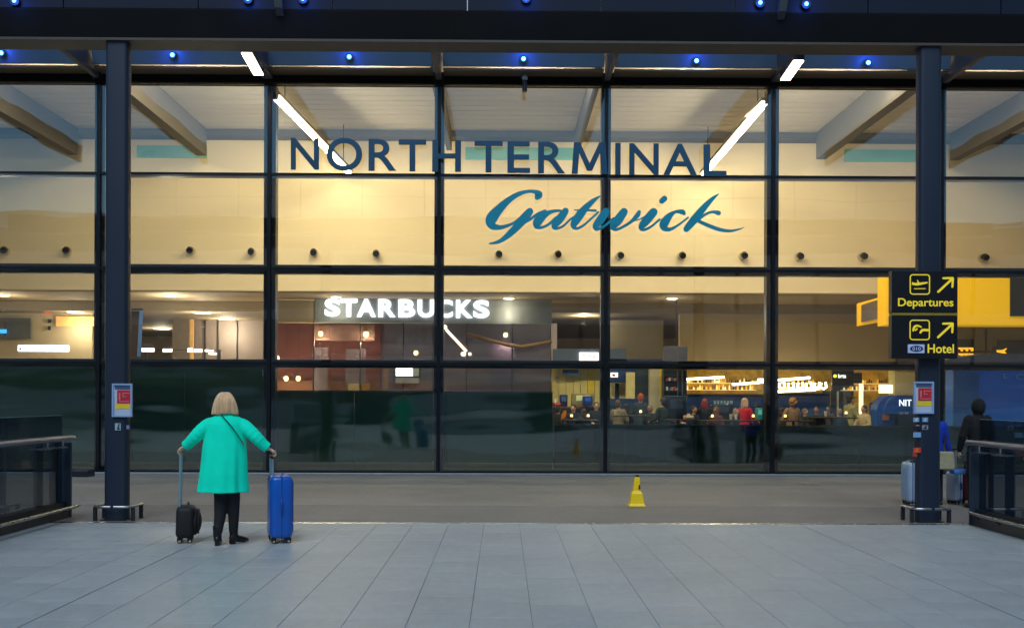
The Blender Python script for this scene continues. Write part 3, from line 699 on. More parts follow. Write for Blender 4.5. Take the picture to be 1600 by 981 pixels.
part('cream_strip', MB().box(X(977, 31), X(991, 31), 30.85, 30.9, Z(622, 31), Z(581, 31)), MATS['cream_lit'], bp)
ls = thing('wall_screen', 'tiny white screen with red picture on the blue partition', 'screen', at(959, 590, 30.88))
part('panel', MB().box(X(954, 30.88), X(965, 30.88), 30.84, 30.9, Z(588.5, 30.88), Z(581.5, 30.88)), MATS['sign_white_lit'], ls)
part('picture', MB().ell(at(959, 586, 30.83), .05, .01, .04), MATS['red_print'], ls)
pc = thing('cream_pier', 'cream and yellow pier between the blue partition and dark shelving', 'pier', (X(1025, 30.5), 30.5, 0))
part('face', MB().box(X(1015, 30.5), X(1030, 30.5), 30.5, 30.8, 0, Z(575, 30.5)), MATS['warm_beige'], pc)
part('lit_edge', MB().box(X(1030, 30.5), X(1035.5, 30.5), 30.5, 30.8, 0, Z(575, 30.5)), yel2_m, pc)
ds = thing('dark_display', 'tall black shelving unit with small goods beside the cream pier', 'shelving', (X(1055, 29.8), 29.8, 0))
part('carcass', MB().box(X(1037, 29.9), X(1073, 29.9), 30.2, 30.3, 0, Z(577, 29.9)).box(X(1037, 29.9), X(1039, 29.9), 29.9, 30.2, 0, Z(577, 29.9)).box(X(1071, 29.9), X(1073, 29.9), 29.9, 30.2, 0, Z(577, 29.9)), black_m, ds)
for py in (595, 610, 625): part('shelf', MB().box(X(1039.2, 29.9), X(1070.8, 29.9), 29.92, 30.19, Z(py, 29.9), Z(py - 1, 29.9)), dark_m, ds)
part('steel_upright', MB().box(X(1058, 29.9), X(1059, 29.9), 29.85, 29.9, 0, Z(578, 29.9)).box(X(1065, 29.9), X(1066.5, 29.9), 29.85, 29.9, 0, Z(578, 29.9)), steel_m, ds)
bx_c = [(200, 60, 40), (210, 200, 170), (60, 90, 150), (180, 150, 60)]
for k in range(10):
    a = 1041 + (k % 5) * 4; py = (595, 610)[k // 5] - 1
    part('product', MB().box(X(a, 29.95), X(a + 2.6, 29.95), 29.95, 30.1, Z(py, 29.9) + .002, Z(py - 4 - k % 3, 29.9)), mat('product_%s' % 'abcd'[k % 4], bx_c[k % 4], .5), ds)

# bright shop with shelves and tubes
def shop(px0, px1, Y, lb):
    t = thing('lit_shop', lb, 'shop', (X((px0+px1)/2, Y), Y, 0), 'brightly lit shops at the back')
    part('back_wall', MB().box(X(px0, Y + 1.5), X(px1, Y + 1.5), Y + 1.5, Y + 1.6, 0, Z(574, Y)), mat('shop_gold', (190, 150, 50), .6, 0, .45, 5), t)
    for r, py in enumerate((596, 607)):
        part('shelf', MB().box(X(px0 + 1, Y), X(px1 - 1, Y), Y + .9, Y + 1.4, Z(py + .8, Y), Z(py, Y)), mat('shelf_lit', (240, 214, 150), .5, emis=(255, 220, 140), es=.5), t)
        n = int((px1 - px0) / 3.4)
        for k in range(n):
            if random.random() < .15: continue
            a = px0 + 2 + k * 3.4; h = random.uniform(4, 9); cc = random.choice(((250, 225, 150), (60, 40, 20), (230, 170, 50), (245, 240, 220), (120, 80, 30)))
            nm = 'goods_%d' % cc[0]
            rr = .022
            mbx = MB().tube([(X(a, Y), Y + 1.1, Z(py, Y) + .002), (X(a, Y), Y + 1.1, Z(py - h*.7, Y)), (X(a, Y), Y + 1.1, Z(py - h*.8, Y)), (X(a, Y), Y + 1.1, Z(py - h, Y))], [rr*1.3, rr*1.3, rr*.6, rr*.6], 8)
            part('bottle', mbx, mat(nm, cc, .3, emis=cc if cc[0] > 200 else None, es=.35), t, True)
    return t
t = shop(1072, 1194, 31.2, 'bright gold shop shelves seen under the script k')
for a, b, c, d in ((1072, 592.5, 1131, 589), (1145, 600.5, 1186, 597.5)):
    part('tube_lamp', MB().tube([at(a, b, 31.0), at(c, d, 31.6)], .034, 8), mat('tube_lamp_glow', (255, 240, 210), .5, emis=(255, 235, 200), es=7), t, True)
part('lit_box', MB().box(X(1186, 31), X(1193, 31), 31, 31.2, Z(597, 31), Z(590, 31)), MATS['tube_lamp_glow'], t)
t = shop(1214, 1300, 31.2, 'bright gold shop with slanting tube lamps left of the navy sign')
for a, b, c, d in ((1214, 594, 1265, 590), (1216, 611.5, 1274, 608.5)):
    part('tube_lamp', MB().tube([at(a, b, 31.0), at(c, d, 31.4)], .038, 8), MATS['tube_lamp_glow'], t, True)
for k, a in enumerate((1222, 1236, 1251, 1264, 1277, 1287)):
    part('lit_loop', MB().tube([at(a - 4, 598, 31), at(a - 4.5, 605, 31), at(a, 607.5, 31), at(a + 4, 605, 31), at(a + 3, 597, 31)], .03, 6), MATS['tube_lamp_glow'], t, True)
t = shop(1335, 1432, 32.0, 'bright shop with cream frames right of the navy sign')
part('cream_frame', MB().box(X(1388, 31.9), X(1396, 31.9), 31.8, 31.9, 0, Z(577, 31.9)), MATS['cream_lit'], t)
part('plain_panel', MB().box(X(1396, 31.9), X(1428, 31.9), 31.8, 31.9, 0, Z(579, 31.9)), tan_m, t)
part('lit_box', MB().box(X(1373, 31.6), X(1391, 31.6), 31.4, 31.6, Z(612, 31.6), Z(599, 31.6)), mat('lit_box_glow', (255, 235, 200), .5, emis=(255, 230, 180), es=2), t)
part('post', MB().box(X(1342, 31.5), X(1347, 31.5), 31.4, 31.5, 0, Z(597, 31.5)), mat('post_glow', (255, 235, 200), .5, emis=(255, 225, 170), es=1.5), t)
ns = thing('navy_shop_sign', 'navy hanging shop sign with yellow dot and white lettering', 'shop sign', at(1320, 600, 30.6))
part('board', MB().box(X(1300, 30.6), X(1334, 30.6), 30.6, 30.68, Z(600, 30.6), Z(578, 30.6)), mat('sign_navy', (12, 20, 44), .4), ns)
part('side_board', MB().box(X(1334.4, 30.6), X(1348, 30.6), 30.66, 30.72, Z(597, 30.6), Z(580, 30.6)), MATS['sign_navy'], ns)
part('dot', MB().prism([(X(1304.5, 30.6) + .05*math.cos(2*math.pi*k/16), Z(585.5, 30.6) + .05*math.sin(2*math.pi*k/16)) for k in range(16)], 30.59, 30.598), mat('dot_yellow', (255, 230, 60), .5, emis=(255, 220, 60), es=1.5), ns)
tx = MB(); put_text(tx, 'brta', X(1309.5, 30.59), X(1322, 30.59), Z(588.5, 30.59), Z(582, 30.59), 30.59, .006, .02); part('lettering', tx, mat('lettering_white', (240, 240, 245), .5, emis=(240, 240, 250), es=1.2), ns)
# navy counter fronts behind the customers
for a, b, ptop, lb in ((1074, 1194, 614, 'long navy counter wall behind the red haired customer'), (1214, 1296, 612, 'long navy counter wall behind the curly haired customer')):
    t = thing('navy_counter', lb, 'counter', (X((a+b)/2, 29.2), 29.2, 0), 'navy counters')
    part('front', MB().box(X(a, 29.2), X(b, 29.2), 29.2, 29.6, 0, Z(ptop + 1.5, 29.2)), nav_m, t)
    part('worktop', MB().box(X(a, 29.2) - .02, X(b, 29.2) + .02, 29.15, 29.65, Z(ptop + 1.5, 29.2), Z(ptop, 29.2)), mat('worktop_grey', (70, 78, 92), .4), t)
t = thing('dark_booth', 'dark panelled booth with grey curtains right of the navy counter', 'booth', (X(1300, 29.6), 29.6, 0))
for k, (a, b, c) in enumerate(((1283, 1296, (70, 76, 92)), (1296, 1305, (34, 38, 48)), (1305, 1308, (200, 200, 190)), (1308, 1322, (30, 34, 50)), (1314, 1324, (88, 90, 110)))):
    part('panel', MB().box(X(a, 29.6), X(b - .3, 29.6), 29.5 - k*.03, 29.52 - k*.03, 0, Z(609, 29.6)), mat('booth_%s' % 'abcde'[k], c, .6), t)

# cafe counter with coffee machine, boxes
ct = thing('cafe_counter', 'dark cafe serving counter left of the middle mullion', 'counter', (X(905, 28.2), 28.2, 0), None)
part('body', MB().box(X(864, 28.2), X(938, 28.2), 28.2, 28.8, 0, Z(637, 28.2)), mat('counter_dark', (40, 34, 30), .5, 0, .2), ct)
part('worktop', MB().box(X(864, 28.2), X(938, 28.2), 28.15, 28.85, Z(637, 28.2) + .002, Z(635, 28.2)), mat('counter_top_wood', (120, 80, 50), .45), ct)
def on_counter(nm, px0, px1, py0, py1, rgb, lb, cat, m=None, cy=28.3, pieces=()):
    mm = m or mat(nm + '_paint_%d' % int(px0), rgb, .4)
    xm = (px0 + px1)/2
    t = thing(nm, lb, cat, (X(xm, cy), cy, Z(py1, cy)))
    x0, x1, z0, z1 = X(px0, cy), X(px1, cy), Z(py1, cy), Z(py0, cy)
    part('body', MB().rbox(x0, x1, cy, cy + .25, z0, z1, min(.03, (x1-x0)/3), 2, min(.02, (z1-z0)/3)), mm, t, True)
    part('front_panel', MB().box(x0 + (x1-x0)*.2, x1 - (x1-x0)*.2, cy - .012, cy - .001, z0 + (z1-z0)*.45, z1 - (z1-z0)*.15), mat(nm + '_panel_%d' % int(px0), tuple(min(255, int(c*1.7 + 25)) for c in rgb), .3), t)
    return t
on_counter('till', 875, 887, 616, 635, (36, 48, 84), 'dark blue till with pale screen on the cafe counter', 'till')
on_counter('pastry_case', 864, 878, 628, 635, (130, 54, 36), 'small red brown pastry case at the left end of the counter', 'pastry case')
on_counter('coffee_machine', 893, 930, 614, 635, (150, 136, 96), 'wide chrome coffee machine with brassy front on the cafe counter', 'coffee machine')
on_counter('blue_drum', 911, 926, 618, 633, (22, 52, 116), 'round blue drum in front of the coffee machine', 'drum', cy=28.0)
on_counter('paper_cup_stack', 866, 870, 622, 635, (210, 200, 180), 'stack of pale paper cups at the left end of the counter', 'cups')
oc = thing('orange_chair', 'orange chair back in front of the dark cafe counter', 'chair', at(884, 655, 26.2))
part('backrest', MB().loft([[at(a, py, yy) for a, yy in ((p0, 26.2), (p1, 26.2), (p1, 26.24), (p0, 26.24))] for py, p0, p1 in ((654, 876, 881), (648, 877.5, 885), (641, 881, 885))]), mat('orange_shell', (226, 120, 24), .4), oc, True)
part('leg', MB().cyl(at(878, 654, 26.2), atz(878, 700, 0).lerp(Vector((X(877, 26.2), 26.2, 0)), 1), .014, 8), steel_m, oc)
part('leg', MB().cyl(at(884, 650, 26.4), Vector((X(886, 26.5), 26.5, 0)), .014, 8), steel_m, oc)
part('seat', MB().rbox(X(877, 26.2), X(895, 26.2), 26.2, 26.6, .44, .48, .05, 3, .01), MATS['orange_shell'], oc, True)
# high tables in front of people
def high_table(px, w_px, Y, ptop, lb):
    x = X(px, Y); z = Z(ptop, Y); hw = w_px/2*Y/1600
    t = thing('cafe_table', lb, 'table', (x, Y, 0), 'dark cafe tables')
    part('tabletop', MB().rbox(x - hw, x + hw, Y - .3, Y + .3, z - .03, z, .05, 3, .008), mat('table_dark_wood', (48, 34, 24), .35, 0, .3, 4), t, True)
    part('stem', MB().cyl((x, Y, .03), (x, Y, z - .031), .035, 10), dark_m, t, True)
    part('foot', MB().rbox(x - .25, x + .25, Y - .25, Y + .25, 0, .03, .08, 3, .008), dark_m, t, True)
    return t
for a in ((905, 60, 25.6, 655, 'dark cafe table left of the middle mullion'), (985, 56, 25.4, 648, 'dark cafe table right of the middle mullion'),
          (1060, 40, 25.2, 654, 'dark cafe table in front of the black shelving'), (1135, 90, 25.2, 655, 'long dark cafe table beside the customer in red'),
          (1240, 60, 25.2, 655, 'dark cafe table in front of the curly haired customer'), (1300, 70, 25.6, 650, 'dark cafe table left of the blue arched machines')): high_table(*a)
def cup(px, py, Y, rgb, lb, h=.11):
    p = at(px, py, Y)
    t = thing('cup', lb, 'cup', p)
    part('body', MB().tube([p, p + Vector((0, 0, h))], [.028, .04], 10), mat('cup_%d' % rgb[0], rgb, .4), t, True)
    part('lid', MB().tube([p + Vector((0, 0, h + .002)), p + Vector((0, 0, h + .012))], [.043, .04], 10), mat('cup_lid', (235, 235, 230), .4), t, True)
cup(1076, 654, 25.2, (240, 214, 150), 'yellow takeaway cup beside the black shelving'); cup(1142, 655, 25.0, (220, 190, 150), 'beige cup on the long dark cafe table')
cup(1150, 655, 25.2, (235, 230, 220), 'white cup next to the beige cup'); cup(962, 648, 25.4, (230, 200, 140), 'pale yellow cup right of the middle mullion'); cup(1290, 650, 25.6, (220, 220, 215), 'white cup on the table left of the arches')
on_counter('tray', 1070, 1085, 648, 654, (210, 150, 110), 'pale orange snack tray beside the black shelving', 'tray', cy=25.1)
on_counter('green_crate', 1183, 1192, 636, 655, (60, 150, 140), 'small turquoise crate right of the customer in red', 'crate', cy=25.3)
on_counter('dark_machine', 1040, 1073, 617, 654, (16, 22, 34), 'bulky dark machine in front of the black shelving', 'machine', cy=26.0)
on_counter('drinks_dispenser', 1112, 1146, 631, 652, (20, 26, 36), 'dark drinks dispenser between two customers', 'dispenser', cy=27.0)
t = thing('glasses_row', 'row of upturned glasses on the dark drinks dispenser', 'glasses', at(1130, 631, 27))
for k in range(6):
    p = at(1117 + k*5.2, 631, 27.1); part('glass', MB().tube([p, p + Vector((0, 0, .09))], [.028, .036], 8), mat('glass_pale', (150, 180, 200), .2), t, True)

for a, b_, Y_, lb in ((893, 654, 25.5, 'left end of the cafe tables'), (919, 654, 25.5, 'table left of the middle mullion'), (1001, 647.5, 25.4, 'table right of the middle mullion'),
                      (1113, 654.5, 25.1, 'long table near the long red haired customer'), (1177, 654.5, 25.1, 'long table near the red top'), (1227, 654.5, 25.1, 'table below the curly haired customer'), (1322, 649.5, 25.5, 'table left of the blue arches')):
    p = at(a, b_, Y_)
    t = thing('table_lamp', 'tiny warm table lamp on the ' + lb, 'table lamp', p, 'tiny lamps on the cafe tables')
    part('base', MB().tube([p, p + Vector((0, 0, .05))], [.03, .012], 8), dark_m, t, True)
    part('shade', MB().tube([p + Vector((0, 0, .052)), p + Vector((0, 0, .11))], [.036, .024], 10), mat('lamp_shade_glow', (255, 214, 140), .5, emis=(255, 206, 130), es=2.5), t, True)
cm_ = mat('chair_shell_dark', (92, 70, 50), .5); chair0 = None
for i, (a, Y_, lb) in enumerate(((880, 24.6, 'behind the glass left of the middle mullion, first from the left'), (922, 24.8, 'just left of the middle mullion'), (1012, 24.4, 'right of the middle mullion'),
                      (1068, 24.5, 'in front of the bulky dark machine'), (1128, 24.6, 'at the middle of the long table'), (1218, 24.5, 'under the curly haired customer'), (1278, 24.7, 'right of the curly haired customer'), (1340, 24.5, 'left of the blue arches'))):
    lb = 'brown cafe chair ' + lb
    if chair0 is None:
        x_ = X(a, Y_); t = thing('cafe_chair', lb, 'chair', (x_, Y_, 0), 'brown cafe chairs behind the low screens')
        part('seat', MB().rbox(x_ - .21, x_ + .21, Y_ - .2, Y_ + .22, .44, .475, .06, 3, .012), cm_, t, True)
        part('backrest', MB().loft([[(x_ - w_, Y_ - .20 - d_, z_), (x_ + w_, Y_ - .20 - d_, z_), (x_ + w_, Y_ - .175 - d_, z_), (x_ - w_, Y_ - .175 - d_, z_)] for z_, w_, d_ in ((.52, .17, 0), (.66, .20, .03), (.84, .18, .07))]), cm_, t, bev=.008)
        for sx in (-1, 1):
            for sy in (-1, 1): part('leg', MB().tube([(x_ + sx*.22, Y_ + sy*.21, 0), (x_ + sx*.17, Y_ + sy*.16, .438)], [.012, .016], 8), steel_m, t, True)
            part('back_rod', MB().tube([(x_ + sx*.14, Y_ - .17, .476), (x_ + sx*.14, Y_ - .188, .53)], .01, 6), steel_m, t, True)
        chair0 = t
    else:
        c_ = dup(chair0, (X(a, Y_), Y_, 0), lb); c_.rotation_euler = (0, 0, random.uniform(-.6, .6))
# blue arched machines
am_m = mat('arch_blue', (18, 74, 150), .35, 0, .08)
for a, b, lb in ((1370, 1392, 'narrow blue arched machine, left of the pair'), (1383, 1430, 'wide blue arched machine with white lettering, partly behind the right column')):
    Y = 26.4 if a == 1370 else 26.2
    x0, x1, zt, zb = X(a, Y), X(b, Y) + (.5 if a > 1375 else .1), Z(617, Y, a), Z(646, Y, a)
    r = (x1 - x0) / 2 if a == 1370 else .55
    prof = [(x0, 0 if a == 1370 else zb), (x0, zt - .45)] + [(x0 + .42*(1 - math.cos(R(t))), zt - .45 + .45*math.sin(R(t))) for t in range(10, 91, 10)] + [(x1, zt), (x1, 0 if a == 1370 else zb)]
    t = thing('arched_machine', lb, 'machine', ((x0+x1)/2, Y, 0), 'blue arched machines')
    part('hood', MB().prism(prof, Y, Y + .5), am_m, t)
    if a > 1375:
        part('base', MB().box(x0 + .35, x1, Y + .05, Y + .45, 0, zb - .003), dark_m, t)
        part('side_panel', MB().box(x0 - .02 + .02, x0 + .12, Y + .03, Y + .4, zb - .17, zb - .004), mat('panel_orange', (150, 80, 40), .5), t)
        tx = MB(); put_text(tx, 'NIT', X(1405, Y), X(1424, Y), Z(632, Y), Z(622, Y), Y - .012, .01, .01); part('lettering', tx, MATS['lettering_white'], t)
        tx = MB(); put_text(tx, 'H M', X(1406, Y), X(1419, Y), Z(645, Y), Z(641, Y), Y - .012, .01, .01); part('small_lettering', tx, mat('lettering_grey', (160, 180, 200), .5), t)

# ---- yellow box sign, far right
ysb_m = mat('airport_yellow', (246, 184, 0), .55, 0, .03, 1, emis=(250, 190, 0), es=.3)
t = thing('yellow_box_sign', 'large plain yellow hanging box sign behind the black direction sign', 'box sign', at(1480, 508, 26))
part('body', MB().box(X(1384, 26), X(1660, 26), 26, 26.6, Z(508, 26, 1480), Z(425, 26, 1480)), ysb_m, t, bev=.01)
part('screen', MB().box(X(1577, 26), X(1650, 26), 25.96, 25.995, Z(494, 26, 1560), Z(425, 26, 1560)), mat('screen_off', (48, 44, 38), .3), t)
t2 = thing('yellow_screen_box', 'yellow framed dark display tilting out left of the big yellow box sign', 'display', at(1362, 508, 27))
a0, a1, a2, a3 = at(1340, 509, 27.8), at(1383, 501, 26.6), at(1383, 462, 26.6), at(1340, 474, 27.8)
part('case', MB().loft([[a0, a1, a2, a3], [p + Vector((.08, .3, 0)) for p in (a0, a1, a2, a3)]]), ysb_m, t2)
b = [at(1345, 504, 27.55), at(1379, 496.5, 26.6), at(1379, 466, 26.6), at(1345, 477, 27.55)]
part('screen', MB().loft([[p + Vector((-.01, -.06, 0)) for p in b], [p + Vector((0, -.03, 0)) for p in b]]), mat('screen_brown', (92, 74, 58), .35), t2)
# blue kiosk
ky = 23.6
t = thing('blue_kiosk', 'big blue kiosk with pale lettering behind the person in black', 'kiosk', (X(1560, ky), ky, 0))
kb_m = mat('kiosk_blue', (18, 100, 205), .45, 0, .08, 1.2); kg_m = mat('kiosk_slate', (66, 76, 96), .45)
part('wall', MB().box(X(1488, ky), X(1680, ky), ky, ky + 2, 0, Z(557, ky, 1540)), kb_m, t)
part('side_panel', MB().box(X(1488, ky), X(1528, ky), ky - .05, ky - .003, 0, Z(579, ky, 1510)), mat('kiosk_teal', (30, 86, 150), .4), t)
part('roof', MB().prism([(X(1474, ky), Z(567, ky, 1474)), (X(1680, ky), Z(567, ky, 1600)), (X(1680, ky), Z(553, ky, 1600)), (X(1530, ky), Z(553, ky, 1530)), (X(1474, ky), Z(562, ky, 1474))], ky - .15, ky + 1), kg_m, t)
tx = MB(); put_text(tx, 'L', X(1566, ky), X(1574, ky), Z(591, ky, 1570), Z(583, ky, 1570), ky - .06, .006, .01); put_text(tx, 'Club', X(1586, ky), X(1618, ky), Z(593, ky, 1590), Z(584, ky, 1590), ky - .06, .006, .0)
part('lettering', tx, mat('lettering_pale_blue', (110, 150, 200), .5), t)
t = thing('yellow_lit_letters', 'two short rows of yellow lit letters above the kiosk roof beside the direction sign', 'lit letters', at(1508, 556, 25.5))
for k in range(6):
    a = 1497 + (k % 3)*8; py = 543 if k < 3 else 552
    part('letter', MB().prism([(X(a, 25.5), Z(py, 25.5, a)), (X(a+6.4, 25.5), Z(py, 25.5, a)), (X(a+6.4, 25.5), Z(py+5.5, 25.5, a)), (X(a+4, 25.5), Z(py+5.8, 25.5, a)), (X(a+3, 25.5), Z(py+3, 25.5, a)), (X(a+.4, 25.5), Z(py+2.6, 25.5, a))][::-1], 25.45, 25.5), mat('yellow_lit', (250, 180, 20), .5, emis=(255, 180, 20), es=.7), t)
part('backing', MB().box(X(1496, 25.5), X(1523, 25.5), 25.52, 25.56, Z(559, 25.5, 1508), Z(541, 25.5, 1508)), black_m, t)
t = thing('yellow_arrow_sign', 'small yellow lit arrow above the blue kiosk roof', 'arrow sign', at(1565, 556, 25.5))
part('arrow', MB().prism([(X(1557, 25.5), Z(547, 25.5, 1560)), (X(1557, 25.5), Z(550, 25.5, 1560)), (X(1566, 25.5), Z(552, 25.5, 1560)), (X(1572, 25.5), Z(552, 25.5, 1560)), (X(1568, 25.5), Z(549, 25.5, 1560)), (X(1572, 25.5), Z(544, 25.5, 1560)), (X(1566, 25.5), Z(546.5, 25.5, 1560))], 25.45, 25.5), MATS['yellow_lit'], t)
part('backing', MB().box(X(1550, 25.5), X(1600, 25.5), 25.52, 25.56, Z(556, 25.5, 1560), Z(541, 25.5, 1560)), black_m, t)
blk('back_panel_wall', 1466, 1700, 508, 575, 33, .2, tan_m)
t = thing('dark_wall_screens', 'two dark wall screens under the yellow box sign', 'screens', (X(1540, 32.8), 32.8, Z(560, 32.8)))
part('screen', MB().box(X(1490, 32.8), X(1521, 32.8), 32.8, 32.9, Z(565, 32.8), Z(527, 32.8)), mat('screen_slate', (66, 64, 62), .4), t)
part('screen', MB().box(X(1560, 32.8), X(1640, 32.8), 32.8, 32.9, Z(565, 32.8), Z(528, 32.8)), MATS['screen_slate'], t)
part('joint', MB().box(X(1544, 32.8), X(1545, 32.8), 32.94, 32.99, Z(565, 32.8), Z(510, 32.8)), dark_m, t)
part('mount', MB().box(X(1495, 32.8), X(1635, 32.8), 32.905, 32.935, Z(547, 32.8), Z(545, 32.8)), dark_m, t)
t = thing('bright_counter_lamp', 'white lit strip and dark cabinet between right column and blue kiosk', 'lit cabinet', (X(1482, 29), 29, 0))
part('lit_panel', MB().box(X(1474, 29), X(1500, 29), 29, 29.05, Z(600, 29), Z(576, 29)), mat('lit_amber', (230, 180, 70), .5, emis=(255, 190, 70), es=.6), t)
part('lit_strip', MB().box(X(1474, 29), X(1500, 29), 28.9, 28.98, Z(600, 29), Z(595, 29)), MATS['tube_lamp_glow'], t)
part('cabinet', MB().box(X(1474, 29), X(1500, 29), 28.98, 29.3, 0, Z(615, 29)), dark_m, t)

# ---- coffee shop (left centre)
SBY = 31.0
t = thing('coffee_shop', 'glass fronted coffee shop with grey fascia and red brown interior walls', 'shop', (X(640, SBY), SBY, 0))
part('fascia', MB().box(X(492, SBY), X(862, SBY), SBY, SBY + .25, Z(505, SBY), Z(463, SBY)), mat('fascia_grey_blue', (150, 158, 160), .45, 0, .05, 1.0), t)
part('fascia_end', MB().box(X(430, SBY), X(491, SBY), SBY + .05, SBY + .25, Z(505, SBY), Z(470, SBY)), cream2_m, t)
brown_m = mat('red_brown_wall', (140, 76, 60), .7, 0, .15, 1.2); brown2_m = mat('brown_band', (150, 98, 64), .65, 0, .1)
part('interior_wall', MB().box(X(430, 33), X(600, 33), 33, 33.1, 0, Z(507, 33)), brown_m, t)
part('interior_wall', MB().box(X(600.5, 35), X(870, 35), 35, 35.1, 0, Z(505, 35)), mat('shop_grey_wall', (150, 142, 142), .7, 0, .08), t)
part('wood_band', MB().box(X(430, 32.4), X(862, 32.4), 32.4, 32.5, Z(612, 32.4), Z(596, 32.4)), brown2_m, t)
part('wood_pier', MB().box(X(600, 32), X(606, 32), 32, 32.1, 0, Z(577, 32)), mat('pier_amber', (190, 130, 50), .6), t)
part('wood_header', MB().box(X(692, 31.5), X(862, 31.5), 31.5, 31.6, Z(585, 31.5), Z(574, 31.5)), brown2_m, t)
part('grey_panel', MB().box(X(489, 31.8), X(512, 31.8), 31.8, 31.84, Z(640, 31.8), Z(544, 31.8)), mat('panel_lilac', (122, 112, 122), .6), t)
part('grey_panel', MB().box(X(540, 31.8), X(571, 31.8), 31.8, 31.84, Z(640, 31.8), Z(546, 31.8)), MATS['panel_lilac'], t)
part('violet_panel', MB().box(X(766, 31.4), X(805, 31.4), 31.4, 31.44, Z(600, 31.4), Z(535, 31.4)), mat('panel_violet', (96, 78, 98), .6), t)
part('menu_shelf', MB().box(X(491, 31.6), X(585, 31.6), 31.6, 31.7, Z(533, 31.6), Z(509, 31.6)), mat('shelf_rose', (156, 124, 112), .6), t)
part('cream_panel', MB().box(X(544, 31.7), X(561, 31.7), 31.7, 31.75, Z(611, 31.7), Z(600, 31.7)), MATS['cream_lit'], t)
part('cream_panel', MB().box(X(565, 31.7), X(578, 31.7), 31.7, 31.75, Z(611, 31.7), Z(600, 31.7)), mat('panel_gold', (206, 150, 60), .6), t)
for px in (430, 489, 562, 595, 630, 676, 729, 800, 860):
    part('frame_bar', MB().box(X(px - .9, SBY), X(px + .9, SBY), SBY + .04, SBY + .12, 0, Z(505.5, SBY)), mat('shopfront_bar', (60, 60, 66), .5), t)
    if px < 860:
        nx = {430: 489, 489: 562, 562: 595, 595: 630, 630: 676, 676: 729, 729: 800, 800: 860}[px]
        part('glass_panel', MB().box(X(px + 1.1, SBY), X(nx - 1.1, SBY), SBY + .07, SBY + .09, 0, Z(505.6, SBY)), shopg_m if px >= 595 else glass('shop_glass_clear', (.8, .78, .78), .05, .9, .1, .05, .14, (110, 96, 100)), t)
# curved pelmet
part('curved_pelmet', MB().tube([at(a, b, 30.9) for a, b in ((729, 522), (760, 530), (790, 538), (815, 542), (845, 537), (862, 533))], .055, 8), mat('pelmet_tan', (130, 100, 62), .5), t, True)
sbt = thing('coffee_shop_sign', 'white lit block capitals reading STARBUCKS on the grey fascia', 'lit sign', at(635, 496, SBY - .05))
for ch, a, b in (('S',506.7,530.5),('T',531,557.5),('A',557,586.5),('R',590.5,617.5),('B',622,648),('U',652,678),('C',682,706.8),('K',712,738),('S',739,764)):
    L = MB(); put_text(L, ch, X(a, SBY - .07), X(b, SBY - .07), Z(495.5 + (a-506)/258*1.5, SBY - .07), Z(467.5 + (a-506)/258*1.8, SBY - .07), SBY - .07, .05, .036); part('letter', L, white_e, sbt)
tv = thing('menu_screen', 'bright white menu screen in the coffee shop below the transom', 'screen', at(637, 599, 30.9))
part('case', MB().box(X(617, 30.9), X(656, 30.9), 30.9, 30.98, Z(590, 30.9), Z(570, 30.9)), black_m, tv)
part('display', MB().box(X(618.5, 30.9), X(645, 30.9), 30.87, 30.898, Z(588, 30.9), Z(571, 30.9)), mat('display_white', (250, 248, 245), .5, emis=(255, 250, 245), es=2.2), tv)
part('picture', MB().box(X(646, 30.9), X(654.5, 30.9), 30.87, 30.898, Z(588, 30.9), Z(571, 30.9)), mat('display_grey', (120, 118, 112), .5, emis=(150, 145, 130), es=.3), tv)
part('ledge', MB().box(X(618, 30.9), X(655, 30.9), 30.85, 30.99, Z(599, 30.9), Z(590.5, 30.9)), mat('ledge_grey', (140, 136, 132), .5), tv)
def pendant(px, py, Y, lb, r=.075):
    p = at(px, py, Y)
    L = bpy.data.lights.new('pendant_light', 'POINT'); L.energy = 26; L.color = (1, .76, .52); L.shadow_soft_size = .03
    lo = bpy.data.objects.new('pendant_light', L); C.objects.link(lo)
    t = thing('pendant_lamp', 'small glowing pendant lamp ' + lb, 'pendant lamp', p, 'pendant lamps in the coffee shop')
    lo.parent = t; lo.location = (0, -.10, -.30)
    part('bulb', MB().ell(p, r, r, r*1.15), mat('bulb_glow', (255, 214, 150), .5, emis=(255, 214, 150), es=5), t, True)
    part('cord', MB().cyl(p + Vector((0, 0, r*1.25)), (p.x, p.y, Z(504, 30)), .008, 6), black_m, t)
    part('cap', MB().tube([p + Vector((0, 0, r*.9)), p + Vector((0, 0, r*1.6))], [r*.7, r*.25], 10), dark_m, t, True)
for a in ((501, 521, 31.4, 'left of the pair under the sign'), (572, 522, 31.4, 'under the letter A of the sign', .09), (790, 523, 31.3, 'right of the sign over the curved pelmet'), (650, 551, 31.3, 'low under the letter U of the sign'), (447, 591, 31.4, 'low at the left end of the shop'), (466, 591, 31.4, 'second from the left end, low'), (433, 559, 31.4, 'just above the transom at the left end')): pendant(*a)
ws = thing('slanted_tube', 'slanted white tube lamp right of the mullion under the letter C', 'tube lamp', at(715, 555, 30.6))
part('tube', MB().tube([at(697, 515, 30.6), at(729, 549, 30.6)], .04, 8), mat('tube_soft_glow', (240, 220, 200), .5, emis=(255, 225, 200), es=1.6), ws, True)
part('fitting', MB().ell(at(695, 511, 30.6), .07, .07, .07).ell(at(724, 553, 30.6), .08, .06, .07).ell(at(734, 553, 30.6), .05, .05, .05), MATS['tube_soft_glow'], ws, True)

